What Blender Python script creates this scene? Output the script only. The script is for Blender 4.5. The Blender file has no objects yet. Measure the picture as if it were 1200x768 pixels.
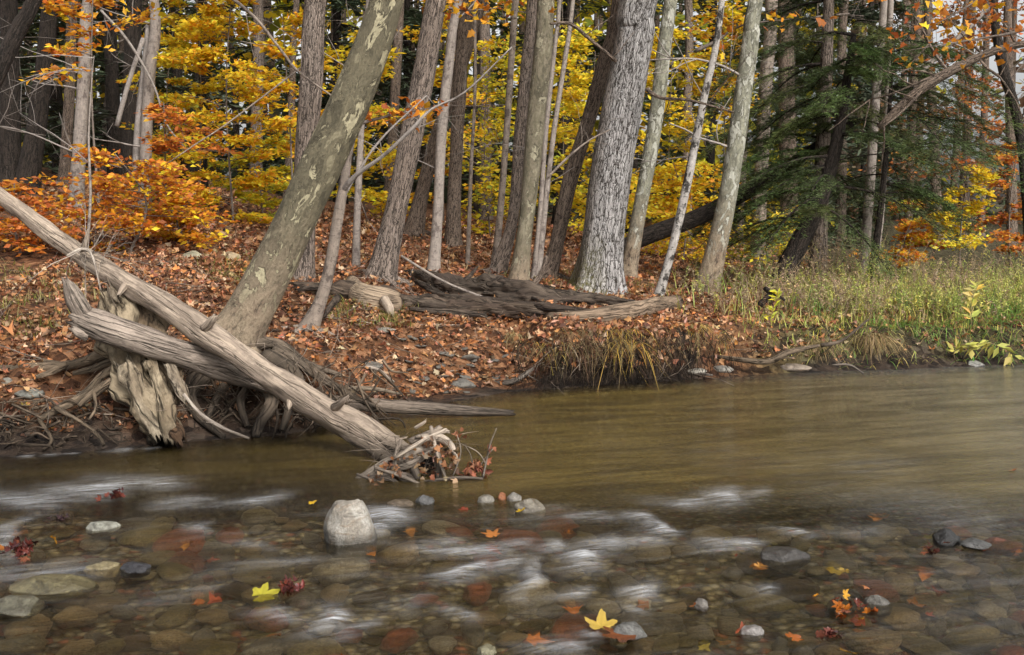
import bpy, math, random
import numpy as np

random.seed(11)
rng = np.random.default_rng(11)
R_ = math.radians
C = bpy.context.scene.collection
scn = bpy.context.scene

# ------------------------------------------------------------------ camera maths
CAM_H, FPX = 1.6, 1287.0
PITCH = math.atan(154 / FPX)
CP, SP = math.cos(PITCH), math.sin(PITCH)


def ray(px, py):
    u = (px - 600) / FPX
    v = (384 - py) / FPX
    return np.array([u, CP + v * SP, -SP + v * CP])


def P(px, py, Y):
    d = ray(px, py)
    return np.array([0, 0, CAM_H]) + d * (Y / d[1])


def W0(px, py, z=0.0):
    d = ray(px, py)
    return np.array([0, 0, CAM_H]) + d * ((z - CAM_H) / d[2])


# ------------------------------------------------------------------ value noise
TAB = np.random.default_rng(3).random((64, 64, 64))


def vn(x, y, z):
    x, y, z = np.broadcast_arrays(np.asarray(x, float), np.asarray(y, float), np.asarray(z, float))
    xi, yi, zi = np.floor(x).astype(int), np.floor(y).astype(int), np.floor(z).astype(int)
    fx, fy, fz = x - xi, y - yi, z - zi
    fx, fy, fz = [f * f * (3 - 2 * f) for f in (fx, fy, fz)]
    r = 0
    for a in (0, 1):
        for b in (0, 1):
            for c in (0, 1):
                w = (fx if a else 1 - fx) * (fy if b else 1 - fy) * (fz if c else 1 - fz)
                r = r + w * TAB[(xi + a) & 63, (yi + b) & 63, (zi + c) & 63]
    return r * 2 - 1


def fbm(x, y, z, o=4, g=.5):
    r, a, f = 0, 1.0, 1.0
    for i in range(o):
        r = r + a * vn(x * f + 17 * i, y * f + 5 * i, z * f + 9 * i)
        a *= g
        f *= 2.03
    return r


def sm(t):
    t = np.clip(t, 0, 1)
    return t * t * (3 - 2 * t)


# ------------------------------------------------------------------ terrain
_bp = [(-700, 580), (-300, 556), (0, 536), (130, 526), (240, 516), (340, 508), (400, 496), (470, 480), (560, 465), (640, 455),
       (760, 449), (830, 443), (940, 437), (1050, 432), (1200, 428), (1500, 423), (2000, 417)]
_bw = np.array([W0(*p) for p in _bp])
BX = np.concatenate([[-200], _bw[:, 0], [200]])
BY = np.concatenate([[_bw[0, 1] - 30], _bw[:, 1], [_bw[-1, 1] + 25]])


def Yb(x):
    return np.interp(x, BX, BY) + .05 * vn(np.asarray(x) * 2.1, 3.3, 0) + .025 * vn(np.asarray(x) * 6, 8.3, 0)


def Z(x, y, rough=True):
    x = np.asarray(x, float)
    y = np.asarray(y, float)
    s = (y - Yb(x)) * .93
    bx = np.interp(x, [-4, -2.6, -1.6, -.9, -.2, .15, .4, 1.5, 1.75, 2.3, 4, 7], [1.0, .8, .9, 1.3, 1.6, 1.0, .22, .22, .5, .7, .5, .7])
    bh = np.interp(x, [-5, -2, -.8, .4, 1.5, 2.5, 5], [.5, .5, .42, .44, .42, .34, .3])
    bx = bx * (1 + .9 * vn(x * 3.1, 4.4, 0.5) ** 2)
    px = 600 + FPX * x / np.maximum(y, 3)
    sl = np.interp(px, [-600, 0, 220, 350, 480, 620, 720, 820, 1300], [.13, .13, .12, .085, .066, .06, .032, .014, .012])
    L = np.interp(px, [0, 300, 500], [22, 18, 15])
    t = np.maximum(0, s - bx * .6)
    land = bh * sm(s / bx) + sl * L * (1 - np.exp(-t / L))
    if rough:
        land = land + sm(s / .8) * (.05 * fbm(x * .9, y * .9, 1.5, 3)) + sm(s / .3) * .02 * fbm(x * 5, y * 5, 4.5, 2)
    w = -s
    pool = sm((y - 5.3 - .25 * vn(x * .7, 2.2, 5)) / 1.2)
    dep = (.10 + .34 * pool) * sm(w / .5)
    if rough:
        dep = dep + .03 * fbm(x * 3, y * 3, 7, 3) * sm(w / .3)
    near = .75 * sm((1.2 - y) / 2.2)
    return np.where(s > 0, land, -dep + near)


def G(px, py, y0=5.0, y1=60):
    d = ray(px, py)
    Y = np.arange(y0, y1, .02)
    t = Y / d[1]
    x, z = d[0] * t, CAM_H + d[2] * t
    hit = np.nonzero(z <= Z(x, Y))[0]
    i = hit[0] if len(hit) else len(Y) - 1
    return np.array([x[i], Y[i], float(Z(x[i], Y[i]))])


# ------------------------------------------------------------------ mesh builder
class MB:
    def __init__(s):
        s.v, s.f, s.c, s.b, s.n = [], [], [], [], 0

    def add(s, v, faces, col=(1, 1, 1), bark=None):
        v = np.asarray(v, float).reshape(-1, 3)
        s.v.append(v)
        for f in (faces if isinstance(faces, list) else [faces]):
            s.f.append(np.asarray(f, int) + s.n)
        col = np.asarray(col, float)
        if col.ndim == 1:
            col = np.tile(col, (len(v), 1))
        s.c.append(col)
        s.b.append(v if bark is None else bark)
        s.n += len(v)

    def build(s, name, mat, parent=None, origin=(0, 0, 0), smooth=True):
        me = bpy.data.meshes.new(name)
        o = bpy.data.objects.new(name, me)
        C.objects.link(o)
        if s.n:
            v = np.concatenate(s.v)
            og = np.asarray(parent['_o'] if parent is not None else origin, float)
            me.vertices.add(len(v))
            me.vertices.foreach_set('co', (v - og).astype(np.float32).ravel())
            idx = np.concatenate([f.ravel() for f in s.f])
            sz = np.concatenate([np.full(len(f), f.shape[1]) for f in s.f])
            me.loops.add(len(idx))
            me.loops.foreach_set('vertex_index', idx.astype(np.int32))
            me.polygons.add(len(sz))
            me.polygons.foreach_set('loop_start', np.concatenate([[0], np.cumsum(sz)[:-1]]).astype(np.int32))
            me.polygons.foreach_set('loop_total', sz.astype(np.int32))
            me.polygons.foreach_set('use_smooth', np.full(len(sz), smooth))
            a = me.attributes.new('Col', 'FLOAT_COLOR', 'POINT')
            c = np.concatenate(s.c)
            a.data.foreach_set('color', np.concatenate([c, np.ones((len(c), 1))], 1).astype(np.float32).ravel())
            a = me.attributes.new('bark', 'FLOAT_VECTOR', 'POINT')
            a.data.foreach_set('vector', np.concatenate(s.b).astype(np.float32).ravel())
            me.update(calc_edges=True)
        me.materials.append(mat)
        if parent is not None:
            o.parent = parent
            o['_o'] = [float(a_) for a_ in parent['_o']]
        else:
            o.location = origin
        return o


def tag(o, label, cat, group=None, kind=None):
    if label:
        o['label'] = label
    if cat:
        o['category'] = cat
    if group:
        o['group'] = group
    if kind:
        o['kind'] = kind
    return o


def thing(name, label, cat, loc, group=None):
    o = bpy.data.objects.new(name, None)
    C.objects.link(o)
    o.location = loc
    o.empty_display_size = .1
    o['_o'] = [float(a) for a in loc]
    return tag(o, label, cat, group)


# ------------------------------------------------------------------ shapes
def catmull(pts, per):
    p = np.asarray(pts, float)
    if len(p) == 2:
        t = np.linspace(0, 1, per + 1)[:, None]
        return p[0] * (1 - t) + p[1] * t
    q = np.vstack([2 * p[0] - p[1], p, 2 * p[-1] - p[-2]])
    t = np.linspace(0, 1, per, endpoint=False)[:, None]
    out = []
    for i in range(len(p) - 1):
        a, b, c, d = q[i], q[i + 1], q[i + 2], q[i + 3]
        out.append(.5 * ((2 * b) + (c - a) * t + (2 * a - 5 * b + 4 * c - d) * t ** 2 + (3 * b - 3 * c + d - a) * t ** 3))
    out.append(p[-1:])
    return np.vstack(out)


def tube(mb, pts, rad, nseg=8, per=4, amp=0.0, fr=6.0, flare=None, col=(1, 1, 1), jag=0.0, jag0=0.0, flat=1.0, hollow=0.0, tipcol=None, seed=None):
    pr = np.concatenate([np.asarray(pts, float), np.asarray(rad, float).reshape(-1, 1)], 1)
    pr = catmull(pr, per)
    p, r = pr[:, :3], np.maximum(pr[:, 3], 5e-4)
    m = len(p)
    tg = np.gradient(p, axis=0)
    tg /= np.linalg.norm(tg, axis=1)[:, None] + 1e-9
    n = np.cross(tg[0], [0.12, 0.35, 0.93] if abs(tg[0][2]) < .8 else [1, 0.1, 0])
    n /= np.linalg.norm(n)
    N = np.zeros((m, 3))
    for i in range(m):
        n = n - tg[i] * n.dot(tg[i])
        n = n / (np.linalg.norm(n) + 1e-9)
        N[i] = n
    B = np.cross(tg, N)
    L = np.concatenate([[0], np.cumsum(np.linalg.norm(np.diff(p, axis=0), axis=1))])
    th = np.linspace(0, 2 * np.pi, nseg, endpoint=False)
    ct, st = np.cos(th)[None, :], np.sin(th)[None, :]
    rr = np.repeat(r[:, None], nseg, 1)
    sd = rng.random() * 50 if seed is None else seed
    if flare:
        fa, fh, k = flare
        ph = sd
        rr = rr * (1 + fa * np.exp(-L[:, None] / fh) * (1 + .55 * np.cos(k * th + ph) + .3 * np.cos((k + 2) * th + 2 * ph)))
    if amp:
        rm = r.mean()
        rr = rr * (1 + amp * fbm(ct * rm * fr + sd, st * rm * fr + sd, L[:, None] * fr * .35 + sd, 3))
    if jag:
        ext = jag * (vn(th * 2.6 + sd, 1.7, 2) + .5 * vn(th * 7 + sd, 4, 2))
    else:
        ext = 0 * th
    V = p[:, None, :] + rr[..., None] * (ct[..., None] * N[:, None, :] + st[..., None] * flat * B[:, None, :])
    if jag:
        V[-1] += tg[-1] * ext[:, None]
        if m > 2:
            V[-2] += tg[-2] * ext[:, None] * .4
    if jag0:
        V[0] -= tg[0] * (jag0 * (vn(th * 2.6 + sd, 9.7, 2) + .5 * vn(th * 7 + sd, 4, 6)))[:, None]
    bark = np.stack([np.repeat(ct * r.mean(), m, 0), np.repeat(st * r.mean(), m, 0), np.repeat(L[:, None], nseg, 1)], -1) + sd
    cap1 = p[-1] - tg[-1] * hollow
    cap0 = p[0] + tg[0] * hollow
    V = np.concatenate([V.reshape(-1, 3), cap0[None], cap1[None]])
    bk = np.concatenate([bark.reshape(-1, 3), bark[0].mean(0)[None], bark[-1].mean(0)[None]])
    i = np.arange(m - 1)[:, None] * nseg
    j = np.arange(nseg)[None, :]
    j2 = (j + 1) % nseg
    q = np.stack([i + j, i + j2, i + nseg + j2, i + nseg + j], -1).reshape(-1, 4)
    e = m * nseg
    jj = np.arange(nseg)
    t0 = np.stack([np.full(nseg, e), (jj + 1) % nseg, jj], -1)
    b = (m - 1) * nseg
    t1 = np.stack([np.full(nseg, e + 1), b + jj, b + (jj + 1) % nseg], -1)
    col = np.asarray(col, float)
    if tipcol is not None:
        tt = np.repeat((np.arange(m) / (m - 1))[:, None], nseg, 1).reshape(-1, 1)
        cc = col * (1 - tt) + np.asarray(tipcol) * tt
        col = np.concatenate([cc, col[None], np.asarray(tipcol)[None]])
    mb.add(V, [q, t0, t1], col, bk)


def pick(pal, n, jit=.18):
    pal = np.asarray(pal, float)
    c = pal[rng.integers(0, len(pal), n)]
    return np.clip(c * (1 + jit * rng.standard_normal((n, 1))) * (1 + .06 * rng.standard_normal((n, 3))), .004, .9)


def unit(a):
    return a / (np.linalg.norm(a, axis=-1, keepdims=True) + 1e-9)


def leaves(mb, c, d, nrm, size, col, asp=.5, fold=.12):
    n = len(c)
    d = unit(d)
    s = unit(np.cross(nrm, d))
    nn = np.cross(d, s)
    z = np.asarray(size).reshape(-1, 1) * np.ones((n, 1))
    w = asp * (.8 + .4 * rng.random((n, 1))) * .5
    f = fold * (rng.random((n, 1)) * 2 - .6)
    v = np.stack([c, c + z * (.45 * d + w * s + f * nn), c + z * (d - f * .9 * nn), c + z * (.45 * d - w * s + f * nn)], 1)
    i = np.arange(n)[:, None] * 4
    mb.add(v.reshape(-1, 3), np.concatenate([i + [0, 3, 2], i + [0, 2, 1]]), np.repeat(col, 4, 0))


_ml = np.array([(0, -.0), (.30, .02), (.22, .2), (.52, .38), (.30, .5), (.26, .62), (.0, 1.0)])
_ml = np.concatenate([_ml, (_ml[1:-1] * [-1, 1])[::-1]])


def lobed(mb, c, d, nrm, size, col, curl=.25):
    """five-lobed leaves"""
    n = len(c)
    d = unit(d)
    s = unit(np.cross(nrm, d))
    nn = np.cross(d, s)
    k = len(_ml)
    sh = _ml[None] * (1 + .12 * rng.standard_normal((n, k, 2)))
    cz = curl * rng.standard_normal((n, 1)) * .7 + curl * .4
    cz2 = curl * rng.standard_normal((n, 1))
    zz = cz * (sh[..., 0] ** 2) * 2.4 + cz2 * (sh[..., 1] - .4) ** 2 + .06 * rng.standard_normal((n, k))
    z = np.asarray(size).reshape(-1, 1, 1) * np.ones((n, 1, 1))
    v = c[:, None] + z * (sh[..., :1] * s[:, None] + sh[..., 1:2] * d[:, None] + zz[..., None] * nn[:, None])
    ctr = c[:, None] + z * (.42 * d[:, None])
    V = np.concatenate([v, ctr], 1)
    i = np.arange(n)[:, None, None] * (k + 1)
    j = np.arange(k)
    t = np.stack([np.full(k, k), j, (j + 1) % k], -1)[None] + i
    cc = np.repeat(col, k + 1, 0)
    mb.add(V.reshape(-1, 3), t.reshape(-1, 3), cc)


def rdir(n):
    return unit(rng.standard_normal((n, 3)))


def flatdir(n, tilt=.3):
    a = rng.random(n) * 2 * np.pi
    return unit(np.stack([np.cos(a), np.sin(a), tilt * rng.standard_normal(n)], 1))


def upn(n, tilt=.35):
    return unit(np.array([0, 0, 1.0]) + tilt * rng.standard_normal((n, 3)))


def twigs(mb, p, d, L, r, lev, col=(1, 1, 1), bend=.25, tips=None):
    """bare branching twig"""
    p, d = np.asarray(p, float), unit(np.asarray(d, float))
    n = 4
    pts = [p]
    for i in range(n):
        d = unit(d + bend * .5 * rng.standard_normal(3))
        pts.append(pts[-1] + d * L / n)
    tube(mb, pts, np.linspace(r, r * .45, n + 1), 5 if r > .006 else 3, 2 if r > .006 else 1, col=col)
    if tips is not None and lev == 0:
        tips.append((pts[-1], d))
    if lev > 0:
        for k in range(random.randint(2, 4)):
            i = random.randint(1, n)
            twigs(mb, pts[i], d + .8 * rng.standard_normal(3), L * random.uniform(.4, .7), r * .5, lev - 1, col, bend, tips)


def rock(mb, c, sx, sy, sz, amp=.18, fr=2.2, col=(1, 1, 1), nu=28, nv=18, rz=0.0, seed=None, edge=0.0, tilt=(0, 0), sq=1.0):
    th = np.linspace(0, 2 * np.pi, nu, endpoint=False)
    ph = np.linspace(0, np.pi, nv)[1:-1]
    T_, F_ = np.meshgrid(th, ph)
    x, y, z = np.sin(F_) * np.cos(T_), np.sin(F_) * np.sin(T_), np.cos(F_)
    pts = np.concatenate([np.stack([x, y, z], -1).reshape(-1, 3), [[0, 0, 1]], [[0, 0, -1]]])
    sd = rng.random() * 40 if seed is None else seed
    k = 1 + amp * fbm(pts[:, 0] * fr + sd, pts[:, 1] * fr + sd, pts[:, 2] * fr + sd, 4)
    if edge:
        for q in range(9):
            nv_ = unit(np.random.default_rng(int(sd * 100) + q).standard_normal(3))
            k = np.minimum(k, (1 - edge * .5 + edge * .25 * ((q * 37) % 7) / 7) / np.maximum(pts @ nv_, .05))
    pts = np.sign(pts) * abs(pts) ** sq * k[:, None] * [sx, sy, sz]
    ax, ay = tilt
    if ax or ay:
        ca, sa = math.cos(ax), math.sin(ax)
        pts = pts @ np.array([[1, 0, 0], [0, ca, sa], [0, -sa, ca]])
        ca, sa = math.cos(ay), math.sin(ay)
        pts = pts @ np.array([[ca, 0, -sa], [0, 1, 0], [sa, 0, ca]])
    ca, sa = math.cos(rz), math.sin(rz)
    pts = pts @ np.array([[ca, sa, 0], [-sa, ca, 0], [0, 0, 1]])
    m = nv - 2
    i = np.arange(m - 1)[:, None] * nu
    j = np.arange(nu)[None]
    j2 = (j + 1) % nu
    q = np.stack([i + j, i + nu + j, i + nu + j2, i + j2], -1).reshape(-1, 4)
    jj = np.arange(nu)
    t0 = np.stack([np.full(nu, m * nu), jj, (jj + 1) % nu], -1)
    b = (m - 1) * nu
    t1 = np.stack([np.full(nu, m * nu + 1), b + (jj + 1) % nu, b + jj], -1)
    mb.add(pts + np.asarray(c), [q, t0, t1], col)


# ------------------------------------------------------------------ materials
class NT:
    def __init__(s, name):
        s.m = bpy.data.materials.new(name)
        s.m.use_nodes = True
        s.t = s.m.node_tree
        s.t.nodes.clear()
        s.out = s.n('ShaderNodeOutputMaterial')

    def n(s, typ, ins=None, **kw):
        nd = s.t.nodes.new(typ)
        for k, v in kw.items():
            setattr(nd, k, v)
        for k, v in (ins or {}).items():
            s.set(nd, k, v)
        return nd

    def set(s, nd, k, v):
        if isinstance(v, bpy.types.NodeSocket):
            s.t.links.new(v, nd.inputs[k])
        else:
            i = nd.inputs[k]
            if i.type == 'RGBA' and len(v) == 3:
                v = (*v, 1)
            i.default_value = v

    def attr(s, name):
        return s.n('ShaderNodeAttribute', attribute_name=name)

    def scale(s, vec, xyz):
        return s.n('ShaderNodeVectorMath', {0: vec, 1: xyz}, operation='MULTIPLY').outputs[0]

    def noise(s, vec, sc, det=4, rough=.55, dist=0.0):
        return s.n('ShaderNodeTexNoise', {'Vector': vec, 'Scale': sc, 'Detail': det, 'Roughness': rough, 'Distortion': dist}).outputs['Fac']

    def voro(s, vec, sc, feat='F1', rnd=1.0):
        return s.n('ShaderNodeTexVoronoi', {'Vector': vec, 'Scale': sc, 'Randomness': rnd}, feature=feat)

    def ramp(s, fac, stops, interp='LINEAR'):
        nd = s.n('ShaderNodeValToRGB', {'Fac': fac})
        cr = nd.color_ramp
        cr.interpolation = interp
        while len(cr.elements) < len(stops):
            cr.elements.new(.5)
        for e, (p, c) in zip(cr.elements, stops):
            e.position = p
            e.color = (c, c, c, 1) if isinstance(c, (int, float)) else (*c, 1)
        return nd.outputs[0]

    def mix(s, fac, a, b, mode='MIX'):
        nd = s.n('ShaderNodeMix', data_type='RGBA', blend_type=mode)
        for k, v in ((0, fac), (6, a), (7, b)):
            if isinstance(v, bpy.types.NodeSocket):
                s.t.links.new(v, nd.inputs[k])
            elif k == 0:
                nd.inputs[0].default_value = v
            else:
                nd.inputs[k].default_value = (*v, 1)
        return nd.outputs[2]

    def math(s, op, a, b=0.0, c=None):
        nd = s.n('ShaderNodeMath', {0: a, 1: b}, operation=op)
        if c is not None:
            s.set(nd, 2, c)
        return nd.outputs[0]

    def bump(s, h, dist, strength=1.0):
        return s.n('ShaderNodeBump', {'Height': h, 'Distance': dist, 'Strength': strength}).outputs[0]

    def done(s, col, rough=.85, normal=None, spec=.25):
        b = s.n('ShaderNodeBsdfPrincipled', {'Base Color': col, 'Roughness': rough, 'Specular IOR Level': spec})
        if normal is not None:
            s.t.links.new(normal, b.inputs['Normal'])
        s.t.links.new(b.outputs[0], s.out.inputs[0])
        return s.m


def m_leaf(name, tr=.45, rough=.55):
    t = NT(name)
    c = t.attr('Col').outputs['Color']
    b = t.n('ShaderNodeBsdfPrincipled', {'Base Color': c, 'Roughness': rough, 'Specular IOR Level': .3})
    k = t.n('ShaderNodeBsdfTranslucent', {'Color': c})
    x = t.n('ShaderNodeMixShader', {0: tr, 1: b.outputs[0], 2: k.outputs[0]})
    t.t.links.new(x.outputs[0], t.out.inputs[0])
    return t.m


def m_bark(name, base, dark, light, furrow=(30, 30, 5), fdep=.012, moss=0.0, blotch=.5):
    """furrowed bark"""
    t = NT(name)
    v = t.attr('bark').outputs['Vector']
    g = t.n('ShaderNodeNewGeometry').outputs['Position']
    warp = t.n('ShaderNodeTexNoise', {'Vector': v, 'Scale': 9.0, 'Detail': 4, 'Roughness': .7})
    vv = t.n('ShaderNodeVectorMath', {0: warp.outputs['Color'], 1: (.045, .045, .16)}, operation='MULTIPLY').outputs[0]
    vv = t.n('ShaderNodeVectorMath', {0: v, 1: vv}, operation='ADD').outputs[0]
    vo = t.n('ShaderNodeTexVoronoi', {'Vector': t.scale(vv, furrow), 'Scale': 1.0}, feature='DISTANCE_TO_EDGE').outputs['Distance']
    rn = t.noise(t.scale(vv, (furrow[0] * .6, furrow[1] * .6, furrow[2] * .32)), 1.0, 4, .6)
    ridge = t.math('ABSOLUTE', t.math('SUBTRACT', rn, .5))
    fine = t.noise(t.scale(v, (90, 90, 26)), 1.0, 5, .7)
    big = t.noise(t.scale(v, (3.5, 3.5, 1.3)), 1.0, 4, .65)
    crack = t.math('MULTIPLY', t.ramp(vo, [(0.0, 0.1), (.07, .6), (.24, 1.0)]), t.ramp(ridge, [(0.0, 0.05), (.025, .55), (.075, 1.0)]))
    crack = t.math('MULTIPLY', crack, t.math('ADD', t.math('MULTIPLY', fine, 1.1), .3))
    c = t.mix(t.math('MULTIPLY', t.ramp(big, [(.38, 0), (.66, 1)]), blotch), base, light)
    c = t.mix(t.ramp(crack, [(.10, 1), (.5, 0)]), c, dark)
    c = t.mix(.55, c, t.ramp(fine, [(.28, .35), (.72, 1.1)]), 'MULTIPLY')
    lich = t.ramp(t.noise(t.scale(v, (16, 16, 9)), 1.0, 5, .7), [(.60, 0), (.70, .45)])
    c = t.mix(lich, c, tuple(min(.7, x * 1.5) for x in light))
    if moss:
        z = t.n('ShaderNodeSeparateXYZ', {0: g}).outputs[2]
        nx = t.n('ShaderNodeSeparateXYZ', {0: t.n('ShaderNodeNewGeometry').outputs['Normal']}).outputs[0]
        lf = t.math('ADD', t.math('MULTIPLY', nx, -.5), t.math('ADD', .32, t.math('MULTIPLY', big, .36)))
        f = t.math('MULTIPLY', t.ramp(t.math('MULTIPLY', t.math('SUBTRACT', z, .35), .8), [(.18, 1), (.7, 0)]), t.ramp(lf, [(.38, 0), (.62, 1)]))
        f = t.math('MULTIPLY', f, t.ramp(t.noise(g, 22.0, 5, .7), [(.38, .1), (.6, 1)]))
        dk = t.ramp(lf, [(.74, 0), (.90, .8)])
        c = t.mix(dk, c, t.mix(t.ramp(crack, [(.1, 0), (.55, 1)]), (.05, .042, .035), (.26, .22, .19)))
        c = t.mix(t.math('MULTIPLY', f, moss), c, (.12, .11, .03))
    return t.done(c, .9, t.bump(crack, fdep))


def m_sycamore(name, base, patch, base2, thr=.56, fade=0.0):
    t = NT(name)
    v = t.attr('bark').outputs['Vector']
    n1 = t.noise(t.scale(v, (9, 9, 4.2)), 1.0, 5, .68, .9)
    n2 = t.noise(t.scale(v, (15, 15, 8)), 1.0, 4, .6, .4)
    n4 = t.noise(t.scale(v, (9, 9, 4)), 1.0, 5, .65, .5)
    sp = t.noise(t.scale(v, (60, 60, 36)), 1.0, 5, .7)
    h = t.math('ADD', t.math('MULTIPLY', n1, .65), t.math('MULTIPLY', n2, .35))
    c = t.mix(t.ramp(n2, [(.47, 0), (.52, 1)]), base, base2)
    c = t.mix(t.ramp(n4, [(.55, 0), (.57, .8)]), c, tuple(x * .55 for x in base))
    c = t.mix(t.ramp(n4, [(.40, .7), (.42, 0)]), c, tuple(.6 * x + .4 * y for x, y in zip(base2, patch)))
    c = t.mix(.7, c, t.ramp(sp, [(.3, .4), (.7, 1.05)]), 'MULTIPLY')
    pm = t.ramp(h, [(thr, 0), (thr + .018, 1)])
    pc = t.mix(t.ramp(n2, [(.4, 0), (.6, 1)]), patch, tuple(x * .72 for x in patch))
    pc = t.mix(.5, pc, t.ramp(sp, [(.3, .5), (.7, 1.05)]), 'MULTIPLY')
    z = t.n('ShaderNodeSeparateXYZ', {0: t.n('ShaderNodeNewGeometry').outputs['Position']}).outputs[2]
    lo = t.ramp(t.math('MULTIPLY', t.math('ADD', z, t.math('MULTIPLY', n1, .9)), .3), [(.30 + fade, 0), (.46 + fade * 1.8, 1)])
    rg = t.noise(t.scale(v, (40, 40, 14)), 1.0, 5, .7)
    lowc = t.mix(t.ramp(rg, [(.42, 1), (.5, 0)]), (.23, .17, .12), (.065, .048, .036))
    lowc = t.mix(t.ramp(n4, [(.44, 0), (.52, .8)]), lowc, (.33, .26, .18))
    c = t.mix(lo, t.mix(.6, lowc, t.ramp(sp, [(.3, .4), (.7, 1.1)]), 'MULTIPLY'), c)
    pm = t.math('MULTIPLY', pm, t.ramp(lo, [(.02, .04), (.5, 1)]))
    c = t.mix(pm, c, pc)
    rim = t.ramp(h, [(thr - .014, 0), (thr - .004, .6), (thr + .001, .6), (thr + .005, 0)])
    c = t.mix(rim, c, (.06, .05, .035))
    return t.done(c, .85, t.bump(t.math('ADD', t.math('MULTIPLY', pm, -.9), t.math('ADD', sp, rg)), .014))


def m_birch(name, base, mark, spot=.58):
    t = NT(name)
    v = t.attr('bark').outputs['Vector']
    n1 = t.noise(t.scale(v, (9, 9, 6)), 1.0, 5, .7)
    n2 = t.noise(t.scale(v, (14, 14, 50)), 1.0, 4, .65)
    n3 = t.noise(t.scale(v, (55, 55, 16)), 1.0, 4, .7)
    c = t.mix(t.ramp(n1, [(spot, 0), (spot + .06, 1)]), base, mark)
    c = t.mix(t.ramp(n1, [(.36, .7), (.42, 0)]), c, tuple(min(.75, 1.35 * x) for x in base))
    c = t.mix(t.math('MULTIPLY', t.ramp(n2, [(.57, 0), (.64, 1)]), .75), c, mark)
    c = t.mix(.7, c, t.ramp(n3, [(.3, .4), (.7, 1.05)]), 'MULTIPLY')
    return t.done(c, .85, t.bump(t.math('ADD', n2, n3), .006))


def m_wood(name, a, b, dark, grain=(34, 34, 2.2), cr=.6, rough=.8, bdep=.008):
    """weathered bare wood"""
    t = NT(name)
    v = t.attr('bark').outputs['Vector']
    vc = t.attr('Col').outputs['Color']
    wob = t.n('ShaderNodeTexNoise', {'Vector': t.scale(v, (4, 4, 2.5)), 'Scale': 1.0, 'Detail': 3}).outputs['Color']
    vv = t.n('ShaderNodeVectorMath', {0: v, 1: t.scale(wob, (.05, .05, .02))}, operation='ADD').outputs[0]
    g1 = t.noise(t.scale(vv, (grain[0] * 1.8, grain[1] * 1.8, grain[2] * 2)), 1.0, 5, .68)
    g2 = t.noise(t.scale(vv, (grain[0] * .5, grain[1] * .5, grain[2] * .8)), 1.0, 5, .65)
    bl = t.noise(t.scale(v, (6, 6, 3.2)), 1.0, 5, .7)
    ck = t.noise(t.scale(vv, (grain[0] * .55, grain[1] * .55, grain[2] * .55)), 1.0, 3, .5)
    ck = t.math('ABSOLUTE', t.math('SUBTRACT', ck, .52))
    c = t.mix(t.ramp(g2, [(.42, 0), (.58, 1)]), a, b)
    c = t.mix(t.math('MULTIPLY', t.ramp(g1, [(.36, 1), (.52, 0)]), cr), c, dark)
    c = t.mix(t.math('MULTIPLY', t.ramp(ck, [(.002, 1), (.011, 0)]), .8), c, tuple(x * .5 for x in dark))
    c = t.mix(t.math('MULTIPLY', t.ramp(bl, [(.53, 0), (.60, 1)]), .65), c, tuple(.5 * x + .5 * y for x, y in zip(dark, b)))
    c = t.mix(t.math('MULTIPLY', t.ramp(bl, [(.36, 1), (.43, 0)]), .5), c, tuple(min(.7, x * 1.3) for x in a))
    c = t.mix(1.0, c, vc, 'MULTIPLY')
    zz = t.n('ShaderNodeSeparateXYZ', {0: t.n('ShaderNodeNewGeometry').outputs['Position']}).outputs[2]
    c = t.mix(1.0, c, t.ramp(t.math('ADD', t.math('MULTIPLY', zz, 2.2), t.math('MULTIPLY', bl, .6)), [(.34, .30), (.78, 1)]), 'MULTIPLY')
    kn = t.voro(t.scale(v, (5, 5, 2.2)), 1.0).outputs['Distance']
    c = t.mix(t.ramp(kn, [(.06, .85), (.13, 0)]), c, dark)
    hgt = t.math('ADD', t.math('ADD', g1, g2), t.ramp(ck, [(.0, 0), (.03, .8)]))
    return t.done(c, rough, t.bump(hgt, bdep))


def m_stone(name, base, alt, wet=.5, sc=9.0):
    t = NT(name)
    v = t.n('ShaderNodeTexCoord').outputs['Object']
    n1 = t.noise(v, sc, 6, .7, .5)
    n2 = t.noise(v, sc * 7, 4, .7)
    n3 = t.noise(t.scale(v, (sc * .5, sc * .5, sc * 1.6)), 1.0, 4, .6, 1.0)
    c = t.mix(t.ramp(n1, [(.42, 0), (.56, 1)]), base, alt)
    c = t.mix(t.ramp(n3, [(.54, 0), (.62, .6)]), c, (alt[0] * .75, alt[1] * .58, alt[2] * .42))
    c = t.mix(t.ramp(n3, [(.36, .7), (.42, 0)]), c, tuple(x * .45 for x in alt))
    c = t.mix(.6, c, t.ramp(n2, [(.32, .3), (.68, 1.05)]), 'MULTIPLY')
    c = t.mix(1.0, c, t.attr('Col').outputs['Color'], 'MULTIPLY')
    z = t.n('ShaderNodeSeparateXYZ', {0: t.n('ShaderNodeNewGeometry').outputs['Position']}).outputs[2]
    wetl = t.ramp(t.math('ADD', t.math('MULTIPLY', z, 7.0), t.math('MULTIPLY', n1, .5)), [(.36, .36), (.70, 1)])
    c = t.mix(1.0, c, wetl, 'MULTIPLY') if name == 'pale_granite' else c
    return t.done(c, wet, t.bump(t.math('ADD', n1, t.math('MULTIPLY', n2, .4)), .02), .5)


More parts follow.
